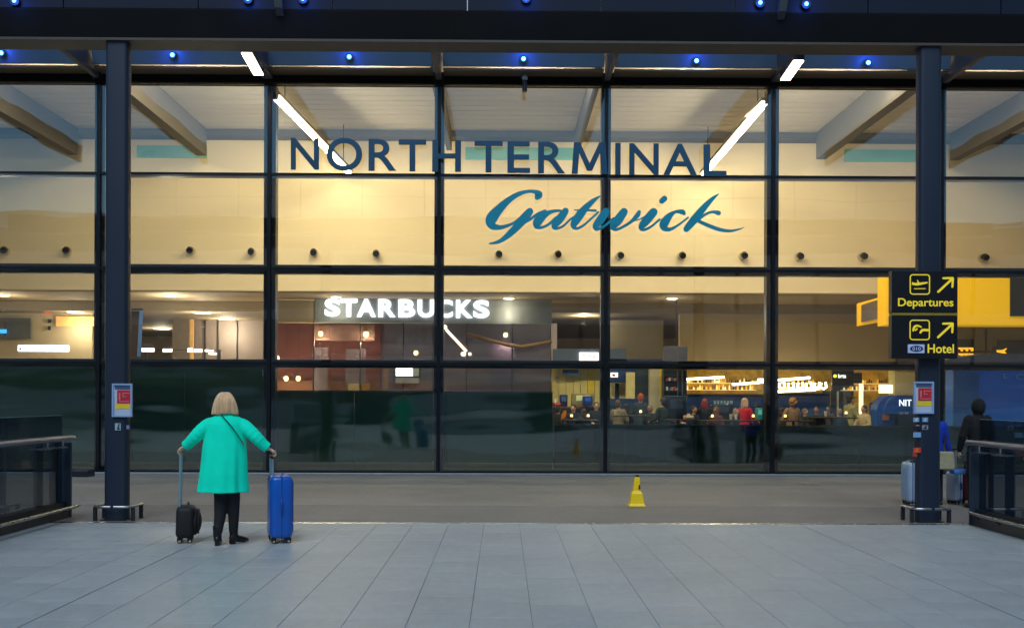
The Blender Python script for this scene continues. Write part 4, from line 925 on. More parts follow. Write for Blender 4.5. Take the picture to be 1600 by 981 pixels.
# ---- left lower interior
t = thing('glass_partition', 'grey glazed partition with dark bars right of the left column', 'partition', (X(350, 36), 36, 0))
lil_m = mat('partition_grey', (128, 116, 110), .6, 0, .12, .8)
for a, b in ((303, 320), (321, 340), (341, 370), (371, 412)):
    part('glazed_panel', MB().box(X(a + .3, 36), X(b - .3, 36), 36, 36.04, 0, Z(501, 36)), lil_m, t)
for a in (302, 320.5, 340.5, 370.5): part('bar', MB().box(X(a - .6, 36), X(a + .6, 36), 35.93, 35.99, 0, Z(501, 36)), dark_m, t)
part('head', MB().box(X(276, 36), X(412, 36), 35.94, 36.0, Z(501, 36) + .003, Z(499.5, 36)), dark_m, t)
part('pier', MB().box(X(269, 35.5), X(295, 35.5), 35.5, 35.9, 0, Z(495, 35.5)), mat('pier_grey', (120, 108, 96), .6), t)
part('lit_strip', MB().box(X(295.5, 35.5), X(300, 35.5), 35.6, 35.7, 0, Z(500, 35.5)), mat('lit_strip', (190, 150, 90), .5, emis=(220, 160, 80), es=.25), t)
t = thing('lit_counter_signs', 'row of small white lit signs just above the transom right of the left column', 'lit signs', (X(280, 33), 33, Z(552, 33)))
for a, b, py, h in ((221, 240, 546, 5.5), (254, 268, 547, 5), (293, 300, 546, 6), (303, 315, 547, 5), (320, 326, 548, 3), (326, 338, 553, 2.5), (328, 333, 549, 2)):
    part('sign_face', MB().box(X(a, 33), X(b, 33), 33, 33.05, Z(py + h, 33), Z(py, 33)), mat('lit_face', (255, 248, 238), .5, emis=(255, 246, 232), es=2.5), t)
part('rail', MB().box(X(215, 33), X(345, 33), 33.06, 33.12, Z(549, 33), Z(548, 33)), dark_m, t)
part('legs', MB().box(X(225, 33), X(228, 33), 33.06, 33.12, 0, Z(549, 33)).box(X(340, 33), X(343, 33), 33.06, 33.12, 0, Z(549, 33)), dark_m, t)
t = thing('tilted_banner', 'tall pale blue edged panel leaning behind the left column', 'banner', at(215, 557, 24))
part('edge', MB().loft([[at(a, py, yy) for a, yy in ((p0, 24), (p1, 24), (p1, 24.3), (p0, 24.3))] for py, p0, p1 in ((557, 214, 220), (485, 218, 224))]), mat('banner_edge', (120, 155, 205), .4), t)
part('face', MB().loft([[at(a, py, yy) for a, yy in ((p0, 24.05), (p1, 24.05), (p1, 24.25), (p0, 24.25))] for py, p0, p1 in ((556, 205, 213.8), (486, 205, 217.8))]), mat('banner_face', (92, 66, 52), .6), t)
part('top', MB().loft([[at(a, py, yy) for a, yy in ((205, 24), (223.5, 24), (223.5, 24.3), (205, 24.3))] for py in (484.6, 482)]), black_m, t)
t = thing('far_left_shopfront', 'grey shopfront with blue lit corner at the far left behind the glass', 'shopfront', (X(60, 33), 33, 0))
g_m = mat('shopfront_grey', (104, 98, 92), .6, 0, .1)
part('upper_window', MB().box(X(-30, 33), X(47, 33), 33, 33.05, Z(489, 33), Z(469, 33)), g_m, t)
part('lower_window', MB().box(X(-30, 33), X(7, 33), 33, 33.05, Z(532, 33), Z(500, 33)), g_m, t)
part('lower_window', MB().box(X(9, 33), X(47, 33), 33, 33.05, Z(532, 33), Z(500, 33)), mat('window_slate', (96, 100, 102), .4), t)
part('wall', MB().box(X(-40, 33.2), X(144, 33.2), 33.2, 33.3, 0, Z(468, 33.2)), cream2_m, t)
part('blue_screen', MB().box(X(-5, 32.9), X(9, 32.9), 32.9, 32.94, Z(524, 33), Z(518, 33)), mat('blue_screen', (60, 170, 230), .5, emis=(60, 170, 240), es=1), t)
part('lit_window', MB().box(X(87, 33.1), X(146, 33.1), 33.1, 33.15, Z(512, 33), Z(497, 33)), mat('lit_window', (220, 170, 100), .5, 0, .3, 1.5, emis=(255, 205, 130), es=.2), t)
part('notice', MB().box(X(74, 33.1), X(79, 33.1), 33.1, 33.14, Z(507, 33), Z(501, 33)).box(X(74, 33.1), X(78, 33.1), 33.1, 33.14, Z(518, 33), Z(512, 33)), dark_m, t)
part('red_sign', MB().box(X(69, 33.1), X(80, 33.1), 33.05, 33.09, Z(493.5, 33), Z(490, 33)), mat('red_orange', (215, 100, 60), .5, emis=(220, 90, 50), es=.4), t)
t = thing('white_light_box', 'long white lit box above the transom at the far left', 'light box', at(65, 552, 30))
part('box', MB().rbox(X(27, 30), X(104, 30), 30, 30.2, Z(551.5, 30), Z(542, 30), .03, 2, .02), mat('light_box', (250, 250, 252), .5, emis=(250, 250, 255), es=3), t)
part('mark', MB().box(X(77, 30), X(88, 30), 29.985, 29.998, Z(549.5, 30), Z(547.5, 30)).box(X(30, 30), X(33, 30), 29.985, 29.998, Z(550, 30), Z(546, 30)), black_m, t)
# dark interior objects glimpsed low left
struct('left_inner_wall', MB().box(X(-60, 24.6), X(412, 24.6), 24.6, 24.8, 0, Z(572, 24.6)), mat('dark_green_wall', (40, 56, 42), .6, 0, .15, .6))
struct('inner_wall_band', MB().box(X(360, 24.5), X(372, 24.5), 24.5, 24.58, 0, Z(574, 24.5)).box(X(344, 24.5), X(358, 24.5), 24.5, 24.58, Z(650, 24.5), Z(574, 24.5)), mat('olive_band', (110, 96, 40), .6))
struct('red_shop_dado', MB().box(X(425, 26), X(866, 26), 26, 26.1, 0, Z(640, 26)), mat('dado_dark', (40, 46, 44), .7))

# ================================================================== BALUSTRADES ON THE BRIDGE
def balustrade(side, xg, y_end, y_start, lb, xr, posts):
    s = -1 if side == 'left' else 1
    t = thing('glass_balustrade', lb, 'balustrade', (xg, y_end, 0), 'balustrades along the bridge')
    part('plinth', MB().box(xg - .09, xg + .09, y_start, y_end, 0, .13), mat('plinth_brown', (62, 56, 52), .55), t, bev=.01)
    part('channel', MB().box(xg - .05, xg + .05, y_start, y_end, .132, .21), dark_m, t)
    y = y_end - .03
    while y > y_start + .2:
        y2 = max(y_start, y - 1.55)
        part('glass_panel', MB().box(xg - .009, xg + .009, y2 + .01, y, .17, 1.36), balg_m, t)
        part('panel_edge', MB().box(xg - .0085, xg + .0085, y2 + .012, y - .002, 1.3605, 1.366), mat('glass_edge', (110, 150, 150), .3), t)
        y = y2 - .01
    hx = xg - s * .09
    pts = [(hx, y_start, 1.06), (hx, y_end - .25, 1.06), (hx, y_end + .02, 1.06), (hx - s*.02, y_end + .10, 1.055)]
    part('handrail', MB().tube(pts, .034, 12), mat('handrail_steel', (150, 154, 168), .35, .8, .1, 8), t, True)
    for yp in posts:
        part('post', MB().rbox(xg + s*.03 - .03, xg + s*.03 + .03 + (.0), yp - .09, yp + .09, .0, .99, .02, 2, 0), mat('post_slate', (50, 64, 80), .45, .2), t)
        part('bracket', MB().tube([(xg, yp, .93), (hx, yp, .95), (hx, yp, 1.03)], .012, 8), steel_m, t, True)
        part('arm', MB().box(min(xg, hx) - .05, max(xg, hx) + .02, yp - .12, yp + .12, .935, .95), steel_m, t)
    xl = xr
    part('guard_rail', MB().tube([(xl, y_start, .165), (xl, y_end - .3, .165), (xl + s*.03, y_end - .02, .165)], .022, 10), steel_m, t, True)
    for yp in posts: part('guard_bracket', MB().tube([(xl, yp, .16), (xg - s*.09, yp, .10)], .014, 8), dark_m, t)
    part('end_post', MB().box(xg - .11, xg + .11, y_end, y_end + .04, 0, 1.0), mat('post_slate', (38, 50, 64), .45), t)
balustrade('left', X(98, 13.75), 13.75, 7.0, 'glass balustrade with steel handrail on the left side of the bridge', X(128, 13.75), [13.55, 13.1, 11.7, 10.2, 8.7])
balustrade('right', X(1530, 13.1), 13.1, 7.0, 'glass balustrade with steel handrail on the right side of the bridge', X(1512, 13.1), [12.9, 12.35, 11.6, 10.1, 8.6])
# further parapet bits: left dark floor box
single('floor_box', MB().box(X(108, 20.6), X(138, 20.6), 20.6, 20.95, 0, .13), mat('box_navy', (20, 28, 42), .4), 'low dark box at the foot of the glass left of the left column', 'floor box', bev=.01)

# ================================================================== CAUTION CONE
p = atz(994.5, 790.5, 0)
cone = thing('caution_cone', 'yellow plastic caution cone standing alone on the brown paving', 'caution cone', p)
cy_m = mat('cone_yellow', (246, 204, 10), .4, 0, .06, 8)
k = p.y / 1600
mb = MB()
def sq(cx, hw, hd, z, n=3): return [(p.x + cx + x, p.y + y, z) for x, y in ((-hw, -hd), (hw, -hd), (hw, hd), (-hw, hd))]
mb.loft([sq(0, 13*k, 12*k, 0), sq(0, 13*k, 12*k, 2.2*k), sq(0, 11*k, 10*k, 5*k), sq(0, 8.5*k, 8*k, 20*k), sq(.3*k, 8*k, 7*k, 22*k), sq(0*k, 5.8*k, 5*k, 24*k), sq(.5*k, 4.6*k, 4*k, 40*k), sq(1*k, 3.4*k, 3*k, 46*k)])
part('shell', mb, cy_m, cone, bev=.008)
part('cap', MB().tube([Vector((p.x + 1*k, p.y, 46*k)), Vector((p.x + 1*k, p.y, 49*k))], [3.4*k, 2.2*k], 12), black_m, cone, True)
part('caution_mark', MB().prism([(p.x + 2*k, 27*k), (p.x + 5.5*k, 27*k), (p.x + 4.8*k, 34*k), (p.x + 3*k, 34*k)], p.y - 5.6*k, p.y - 5*k), mat('cone_mark', (60, 44, 10), .5), cone)
part('base_rim', MB().rbox(p.x - 13.5*k, p.x + 13.5*k, p.y - 12.5*k, p.y + 12.5*k, 0, 1.6*k, .02, 3, .004), cy_m, cone, True)

# ================================================================== SUITCASES
def RZ(px_center, a): return Matrix.Translation(Vector(px_center)) @ Matrix.Rotation(R(a), 4, 'Z')
def suitcase(loc, ang, w, d, h, zb, m, hm, hh, lean, label, soft=False, tilt=0):
    M = Matrix.Translation(Vector(loc)) @ Matrix.Rotation(R(tilt), 4, 'Y') @ Matrix.Rotation(R(ang), 4, 'Z')
    t = thing('suitcase', label, 'suitcase', loc)
    body = MB().rbox(-w/2, w/2, -d/2, d/2, zb, zb + h, min(.07, d*.3), 5, .05)
    part('shell', body.xf(M), m, t, True)
    if not soft:
        for z in (0,): 
            part('zip_seam', MB().rbox(-w/2 - .003, w/2 + .003, -.008, .008, zb - .002, zb + h + .003, .006, 2, .004).xf(M), mat('seam_navy', (4, 62, 140), .45), t)
        for kx in range(-3, 4):
            if kx == 0: continue
            part('groove_rib', MB().tube([(kx*w/8.5, d/2 - .002, zb + .06), (kx*w/8.5, d/2 + .003, zb + .09), (kx*w/8.5, d/2 + .003, zb + h - .09), (kx*w/8.5, d/2 - .002, zb + h - .06)], .007, 6).xf(M), m, t, True)
    else:
        part('front_pocket', MB().ell((0, d/2 - .01, zb + h*.50), w*.43, d*.42, h*.44, 18, 10).xf(M), mat('pocket_black', (18, 18, 22), .6, 0, .2, 20, .3), t, True)
        part('zip_seam', MB().tube([(w*.40*math.cos(R(a)), d/2 + .04, zb + h*.5 + h*.40*math.sin(R(a))) for a in range(0, 361, 20)], .006, 6).xf(M), mat('seam_black', (44, 44, 50), .4), t)
        part('grab_handle', MB().tube([(-.06, d*.1, zb + h - .005), (-.05, d*.1, zb + h + .03), (.05, d*.1, zb + h + .03), (.06, d*.1, zb + h - .005)], .012, 8).xf(M), black_m, t, True)
    if not soft:
        part('top_handle', MB().tube([(-.06, d*.12, zb + h - .004), (-.05, d*.12, zb + h + .016), (.05, d*.12, zb + h + .016), (.06, d*.12, zb + h - .004)], .010, 8).xf(M), m, t, True)
        part('side_handle', MB().tube([(w/2 - .002, 0, zb + h*.38), (w/2 + .018, 0, zb + h*.42), (w/2 + .018, 0, zb + h*.58), (w/2 - .002, 0, zb + h*.62)], .010, 8).xf(M), mat('seam_navy', (4, 62, 140), .45), t, True)
    hx = w * .27
    top = Vector((0, -d/2 + .03 + lean[1], zb + h + hh))
    for sx in (-1, 1):
        part('handle_pole', MB().tube([(sx*hx, -d/2 + .035, zb + h - .01), (sx*hx, top.y, top.z - .02)], .014, 8).xf(M), hm, t, True)
    part('handle_grip', MB().tube([(-hx - .015, top.y, top.z), (hx + .015, top.y, top.z)], .017, 10).xf(M), black_m, t, True)
    for sx in (-1, 1):
        for sy in (-1, 1):
            wx, wy = sx*(w/2 - .05), sy*(d/2 - .045)
            part('wheel_fork', MB().box(wx - .022, wx + .022, wy - .028, wy + .028, .035, zb + .004).xf(M), black_m, t)
            q = part('wheel', MB().tube([(wx - .014, wy, .026), (wx + .014, wy, .026)], .0255, 14).xf(M), mat('wheel_rubber', (26, 26, 28), .6), t, True)
            part('hub', MB().tube([(wx - .0165, wy, .026), (wx + .0165, wy, .026)], .013, 10).xf(M), mat('wheel_hub', (200, 190, 160), .4), q, True)
    return M, top
G = lambda px, py: atz(px, py, 0)
alu_m = mat('handle_aluminium', (170, 195, 215), .3, .7, .05)
blue_m = mat('suitcase_blue', (2, 84, 180), .32, 0, .06, 5, .02, coat=.3)
pB = G(437, 845.5)
suitcase(pB, -72, .42, .25, .69, .055, blue_m, alu_m, .205, (0, 0), 'tall glossy blue hard shell suitcase held by the woman in the green coat')
pK = G(289.5, 846)
suitcase(pK, -76, .33, .20, .35, .055, mat('case_black', (17, 17, 21), .65, 0, .2, 20, .3), alu_m, .60, (0, 0), 'small black cabin case with a rounded front pocket at the left of the woman', soft=True, tilt=1.3)

# ================================================================== PEOPLE
def remesh(mbs, voxel, name, m, parent, smooth_it=4, label=None):
    me = bpy.data.meshes.new('tmp'); mb = MB()
    for q in mbs: mb.add(q.v, q.f)
    me = mb.mesh('tmp', m, False, wloc(parent))
    o = bpy.data.objects.new('tmp', me); C.objects.link(o)
    r = o.modifiers.new('r', 'REMESH'); r.mode = 'VOXEL'; r.voxel_size = voxel; r.use_smooth_shade = True
    if smooth_it:
        sm = o.modifiers.new('s', 'SMOOTH'); sm.iterations = smooth_it; sm.factor = .5
    bpy.context.view_layer.update()
    me2 = bpy.data.meshes.new_from_object(o.evaluated_get(bpy.context.evaluated_depsgraph_get()))
    bpy.data.objects.remove(o); bpy.data.meshes.remove(me)
    me2.name = name; me2.materials.clear(); me2.materials.append(m)
    me2.polygons.foreach_set('use_smooth', [True] * len(me2.polygons))
    o2 = bpy.data.objects.new(name, me2); C.objects.link(o2); o2.parent = parent
    if label: o2['label'] = label
    return o2
def rings(lst, n=20, folds=0, phase=0):
    """lst: (cx, cy, z, rx, ry, foldamp)"""
    out = []
    for L in lst:
        cx, cy, z, rx, ry = L[:5]; fa = L[5] if len(L) > 5 else 0
        out.append([(cx + rx*(1 + fa*math.cos(folds*2*math.pi*k/n + phase))*math.cos(2*math.pi*k/n),
                     cy + ry*(1 + fa*math.cos(folds*2*math.pi*k/n + phase))*math.sin(2*math.pi*k/n), z) for k in range(n)])
    return MB().loft(out)
def hand(wrist, fdir, palm_n, s=1.0, curl=1.2, side=1):
    """closed round a grip: palm + five fingers"""
    f = Vector(fdir).normalized(); n = Vector(palm_n).normalized(); sdv = f.cross(n).normalized()
    w0 = Vector(wrist); out = []
    palm = MB(); out.append(palm.tube([w0, w0 + f*.04*s, w0 + f*.085*s], [.026*s, .038*s, .036*s], 10, .45, up=sdv))
    for i, ln in enumerate((.070, .078, .073, .058)):
        off = (i - 1.5) * .0195 * s
        b = w0 + f*.083*s + sdv*off; d = f.copy(); pts = [b - f*.02*s]; cur = b; pts.append(cur)
        for seg in range(3):
            ang = curl*(seg + 1)*.55; dd = f*math.cos(ang) + n*math.sin(ang); cur = cur + dd*ln*s/3; pts.append(cur)
        out.append(MB().tube(pts, [.0095*s, .0095*s, .009*s, .0082*s, .007*s], 8, round_ends=True))
    b = w0 + f*.03*s - sdv*side*.03*s
    out.append(MB().tube([w0 + f*.02*s, b, b + (f*.7 - sdv*side*.5 + n*.5).normalized()*.03*s, b + (f*.8 + n*.9).normalized()*.055*s], [.012*s, .0125*s, .011*s, .008*s], 8, round_ends=True))
    return out
def person(label, px, Y, H, yaw, top, legs, hair, skin=(206, 158, 130), pose='stand', hairlen='short', group='people inside the terminal', vox=.018, jacket_len=.0, ztop=None, arms=None, hat=None, hood=False, basez=0, lean=0):
    x = X(px, Y); t = thing('person', label, 'person', (x, Y, basez), group)
    s = H / 1.72; M = Matrix.Translation((x, Y, basez)) @ Matrix.Rotation(R(yaw), 4, 'Z') @ Matrix.Scale(s, 4)
    if lean: M = M @ Matrix.Rotation(R(lean), 4, 'X')
    A = arms or {'L': [(-.19, 0, 1.40), (-.25, .02, 1.13), (-.24, .12, .90)], 'R': [(.19, 0, 1.40), (.25, .02, 1.13), (.24, .12, .90)]}
    body = [rings([(0, 0, .84, .13, .10), (0, 0, .95, .15, .105), (0, 0, 1.1, .125, .09), (0, 0, 1.3, .155, .10), (0, 0, 1.42, .13, .08), (0, 0, 1.46, .06, .06), (0, .01, 1.53, .052, .055)])]
    body.append(MB().ell((0, .012, 1.615), .074, .094, .108, 16, 12)); body.append(MB().ell((0, .03, 1.57), .056, .07, .07, 14, 9))
    body.append(MB().tube([(0, .10, 1.625), (0, .122, 1.60), (0, .105, 1.59)], [.010, .014, .011], 8, round_ends=True))
    for sx in (-1, 1): body.append(MB().ell((sx*.077, .0, 1.61), .012, .022, .032, 8, 6)); body.append(MB().ell((sx*.03, .092, 1.632), .014, .008, .008, 8, 5))
    body.append(MB().ell((0, .098, 1.565), .026, .012, .009, 10, 5))
    for k, P in A.items():
        P = [Vector(q) for q in P]; body.append(MB().tube([P[0] + Vector((-.04 if P[0].x > 0 else .04, 0, -.03)), P[1], P[2]], [.04, .036, .028], 10, round_ends=True))
        f = (P[2] - P[1]).normalized(); n = Vector((0, 0, -1)) if abs(f.z) < .7 else Vector((-1 if k == 'R' else 1, 0, 0))
        body += hand(P[2], f, (n - f*n.dot(f)), 1.0, .7, 1 if k == 'R' else -1)
    for sx in (-1, 1): body.append(MB().tube([(sx*.085, 0, .90), (sx*.095, .02, .50), (sx*.10, -.01, .09)], [.08, .055, .04], 12, round_ends=True))
    for q in body: q.xf(M)
    sk = mat('skin_%d' % skin[0], skin, .5, 0, .06, 14)
    remesh(body, max(vox*.7, .009), 'body', sk, t, 2)
    z0 = .86 - jacket_len
    tp = [rings([(0, 0, z0, .185, .14, .05), (0, 0, z0 + .12, .175, .13, .03), (0, 0, 1.10, .155, .118, .02), (0, 0, 1.28, .185, .125, 0), (0, 0, 1.38, .19, .11, 0), (0, 0, 1.435, .13, .09, 0), (0, 0, 1.48, .068, .07, 0)], 24, 7)]
    for k, P in A.items():
        P = [Vector(q) for q in P]; tp.append(MB().tube([P[0] + Vector((-.03 if P[0].x > 0 else .03, 0, 0)), P[1], P[1].lerp(P[2], .92)], [.078, .062, .046], 12, round_ends=True))
    if hood: tp.append(MB().ell((0, -.015, 1.60), .105, .12, .14, 16, 12))
    for q in tp: q.xf(M)
    remesh(tp, vox, 'jacket', mat('cloth_%d_%d_%d' % top, top, .85, 0, .18, 9, .3), t, 3)
    tr = [rings([(0, 0, .80, .16, .12), (0, 0, .96, .155, .115)])]
    for sx in (-1, 1): tr.append(MB().tube([(sx*.085, 0, .90), (sx*.095, .02, .50), (sx*.10, -.01, .07)], [.098, .074, .062], 12))
    for q in tr: q.xf(M)
    remesh(tr, vox, 'trousers', mat('cloth_%d_%d_%d' % legs, legs, .85, 0, .18, 9, .3), t, 3)
    for sx in (-1, 1):
        part('shoe', MB().tube([(sx*.10, -.07, .035), (sx*.10, .0, .045), (sx*.105, .10, .034), (sx*.11, .17, .026)], [.034, .042, .040, .024], 10, round_ends=True).xf(M), mat('shoe_dark', (24, 22, 24), .5), t, True)
    hm = mat('hair_%d_%d_%d' % hair, hair, .6, 0, .35, 30, .5, stretch=(1, 1, .2))
    if not hood:
        hs = [MB().ell((0, -.012, 1.645), .087, .103, .095, 16, 10), MB().ell((0, -.035, 1.60), .082, .078, .10, 14, 9)]
        if hairlen == 'long': hs += [MB().ell((0, -.05, 1.53), .09, .065, .14, 14, 9), MB().ell((-.07, .0, 1.55), .035, .05, .12), MB().ell((.07, .0, 1.55), .035, .05, .12)]
        if hairlen == 'curly':
            for k in range(34):
                a = random.uniform(0, 6.28); b = random.uniform(-.9, 1.4)
                hs.append(MB().ell((.095*math.cos(a)*math.cos(b), -.02 + .09*math.sin(a)*math.cos(b) - .015, 1.62 + .11*math.sin(b)), .035, .035, .035, 8, 5))
        for q in hs: q.xf(M)
        if hairlen != 'curly': hs.append(MB())
        remesh([q for q in hs if q.v], .012, 'hair', hm, t, 2)
    if hat: part('cap', MB().ell((0, -.005, 1.685), .10, .115, .07).tube([(0, .06, 1.68), (0, .19, 1.665)], [.075, .06], 12, .15, up=(1, 0, 0)).xf(M), mat('cap_dark', hat, .7), t, True)
    return t, M
def arms_to(l, r): return {'L': [(-.19, 0, 1.40), l[0], l[1]], 'R': [(.19, 0, 1.40), r[0], r[1]]}
fwd_arms = arms_to(((-.26, .06, 1.14), (-.16, .30, 1.10)), ((.26, .06, 1.14), (.16, .30, 1.10)))
P_ = person
P_('standing customer with long red hair and black top in front of the navy counter', 1101, 26.3, 1.60, 15, (24, 20, 24), (30, 30, 36), (140, 44, 30), hairlen='long', arms=fwd_arms)
P_('customer with blond hair and bright red top facing right by the cafe tables', 1164, 25.8, 1.62, -60, (206, 30, 28), (28, 28, 34), (206, 160, 130), hairlen='long', arms=fwd_arms)
P_('customer with curly light brown hair and speckled brown top', 1238, 25.8, 1.62, 20, (150, 110, 80), (40, 36, 34), (170, 110, 60), hairlen='curly', arms=fwd_arms)
P_('small figure in black with brown face at the table right of the curly haired customer', 1276, 26.0, 1.42, 150, (30, 26, 26), (26, 26, 30), (30, 22, 18), skin=(170, 100, 70), arms=fwd_arms)
P_('person in a dark cap and olive yellow top bending near the blue arches', 1328, 27.2, 1.70, -70, (150, 136, 70), (60, 56, 50), (30, 26, 24), hat=(22, 22, 26), arms=fwd_arms)
P_('person in a pale floral top between the dark cap wearer and blue arches', 1350, 25.8, 1.45, 120, (190, 160, 110), (60, 50, 46), (40, 28, 20), skin=(214, 140, 100), arms=fwd_arms)
P_('person with orange red hair in a dark slate top by the blue partition', 1001, 28.5, 1.74, 10, (44, 56, 62), (40, 40, 44), (190, 80, 36), arms=fwd_arms)
P_('person in a tan jacket leaning over the table right of the middle mullion', 966, 26.6, 1.56, -30, (128, 112, 80), (60, 60, 56), (90, 66, 44), arms=fwd_arms)
P_('person in a dark coat with green armband left of the bulky dark machine', 1036, 26.0, 1.62, 40, (24, 40, 34), (22, 24, 28), (20, 18, 18), arms=fwd_arms)
P_('staff member in navy behind the orange chair at the cafe counter', 896, 26.6, 1.44, 160, (26, 36, 56), (26, 28, 34), (40, 28, 24), skin=(200, 140, 110), arms=fwd_arms)
P_('barista in a dark top standing at the right end of the cafe counter', 932, 27.6, 1.50, 180, (30, 30, 34), (26, 26, 30), (50, 34, 26), arms=fwd_arms)
P_('person in a yellow and red jacket seen through the green glass screen', 800, 24.2, 1.48, 170, (226, 150, 50), (50, 52, 54), (170, 50, 30), vox=.018, arms=fwd_arms)
P_('small figure in an orange jacket standing in for a reflection under the red shop wall', 452, 25.2, 1.48, 30, (200, 70, 30), (40, 36, 36), (60, 36, 26))  # solid figure stands in for a reflection in the low glass
dk = [(26, 26, 32), (34, 40, 52), (20, 30, 44), (46, 36, 32), (30, 34, 30), (60, 44, 40), (28, 50, 70), (88, 30, 34)]
hr_ = [(24, 18, 16), (60, 38, 24), (120, 84, 50), (30, 26, 26), (150, 120, 90)]
more = [(872, 27.0, 1.40, 'at the left end of the cafe counter'), (912, 25.6, 1.34, 'at the table left of the middle mullion'), (950, 29.5, 1.66, 'behind the middle mullion'),
        (978, 27.4, 1.46, 'between the tan jacket and the orange red hair'), (1016, 27.6, 1.42, 'left of the green armband'), (1050, 28.0, 1.50, 'over the bulky dark machine'), (1084, 25.6, 1.42, 'left of the long red haired customer'),
        (1119, 26.0, 1.40, 'right of the long red haired customer'), (1139, 28.4, 1.52, 'beyond the dark dispenser'), (1150, 25.9, 1.36, 'left of the bright red top'), (1182, 26.8, 1.46, 'right of the bright red top'),
        (1222, 26.6, 1.38, 'left of the curly haired customer'), (1258, 26.4, 1.36, 'right of the curly haired customer'), (1296, 27.6, 1.44, 'at the foot of the dark booth'), (1312, 26.2, 1.36, 'below the navy shop sign'),
        (1364, 27.8, 1.52, 'beside the narrow blue arch')]
for i, (a, b_, h_, w_) in enumerate(more):
    P_('dim cafe guest in %s ' % ('black', 'slate', 'dark navy', 'dark brown', 'dark green', 'brown', 'blue', 'dark red')[i % 8] + w_, a, b_, h_, random.uniform(0, 360), dk[i % 8], (24, 24, 30), hr_[i % 5], skin=((190, 140, 112), (150, 100, 74), (206, 160, 132))[i % 3], vox=.024,
       hairlen=('short', 'long')[i % 2], arms=fwd_arms)
# outdoor travellers at the right
pj, Mj = P_('traveller in a royal blue jacket half hidden behind the right column', 1459, 15.6, 1.50, 0, (14, 60, 190), (26, 30, 44), (120, 60, 36), group='travellers outside by the right column', vox=.014,
            arms=arms_to(((-.25, .02, 1.13), (-.28, .04, .92)), ((.235, .03, 1.15), (.30, .02, .90))))
P_('traveller dressed all in black with a hood standing behind the right balustrade', 1528, 15.2, 1.62, 8, (11, 11, 14), (12, 12, 16), (16, 14, 14), group='travellers outside by the right column', vox=.014, hood=True, jacket_len=.35)
q = Vector((X(1478, 15.4), 15.4, 0))
t = thing('shoulder_bag', 'beige bag hanging from the arm of the traveller in blue', 'bag', (q.x, q.y, Z(733, 15.4)))
part('body', MB().loft([[(q.x + a, q.y + b, z) for a, b in ((-w_, -.06), (w_, -.06), (w_, .06), (-w_, .06))] for z, w_ in ((Z(733, 15.4, 1478), .115), (Z(724, 15.4, 1478), .12), (Z(705, 15.4, 1478), .105))]), mat('bag_beige', (168, 162, 130), .7, 0, .15, 20, .3), t, bev=.02)
for dx in (-.05, .05): part('strap', MB().tube([(q.x + dx, q.y - .03, Z(706, 15.4, 1478)), (q.x + dx*.4, q.y, Z(692, 15.4, 1478)), (q.x + dx*.1, q.y, Z(680, 15.4, 1478))], .008, 6), mat('strap_dark', (50, 44, 38), .6), t)
M, _ = suitcase(G(1491, 787), -60, .22, .17, .46, .05, mat('case_silver', (170, 182, 200), .35, .3, .06), alu_m, .34, (0, 0), 'pale silver suitcase beside the right column')
single('folded_coat', MB().rbox(X(1487, 15.5), X(1512, 15.5), 15.4, 15.6, Z(740, 15.5, 1500), Z(733, 15.5, 1500), .03, 3, .02), mat('coat_blue', (70, 130, 210), .8, 0, .15, 12, .4), 'folded light blue coat lying on top of the silver and red cases', 'coat', smooth=True)
suitcase(G(1512, 786), 0, .30, .22, .48, .05, mat('case_maroon', (96, 14, 26), .35, 0, .1), dark_m, .12, (0, 0), 'dark red suitcase in front of the traveller in black')
suitcase(G(1420, 788), 85, .40, .13, .60, .05, mat('case_white', (160, 180, 205), .35, 0, .06), alu_m, .02, (0, 0), 'pale blue case peeping out left of the right column')

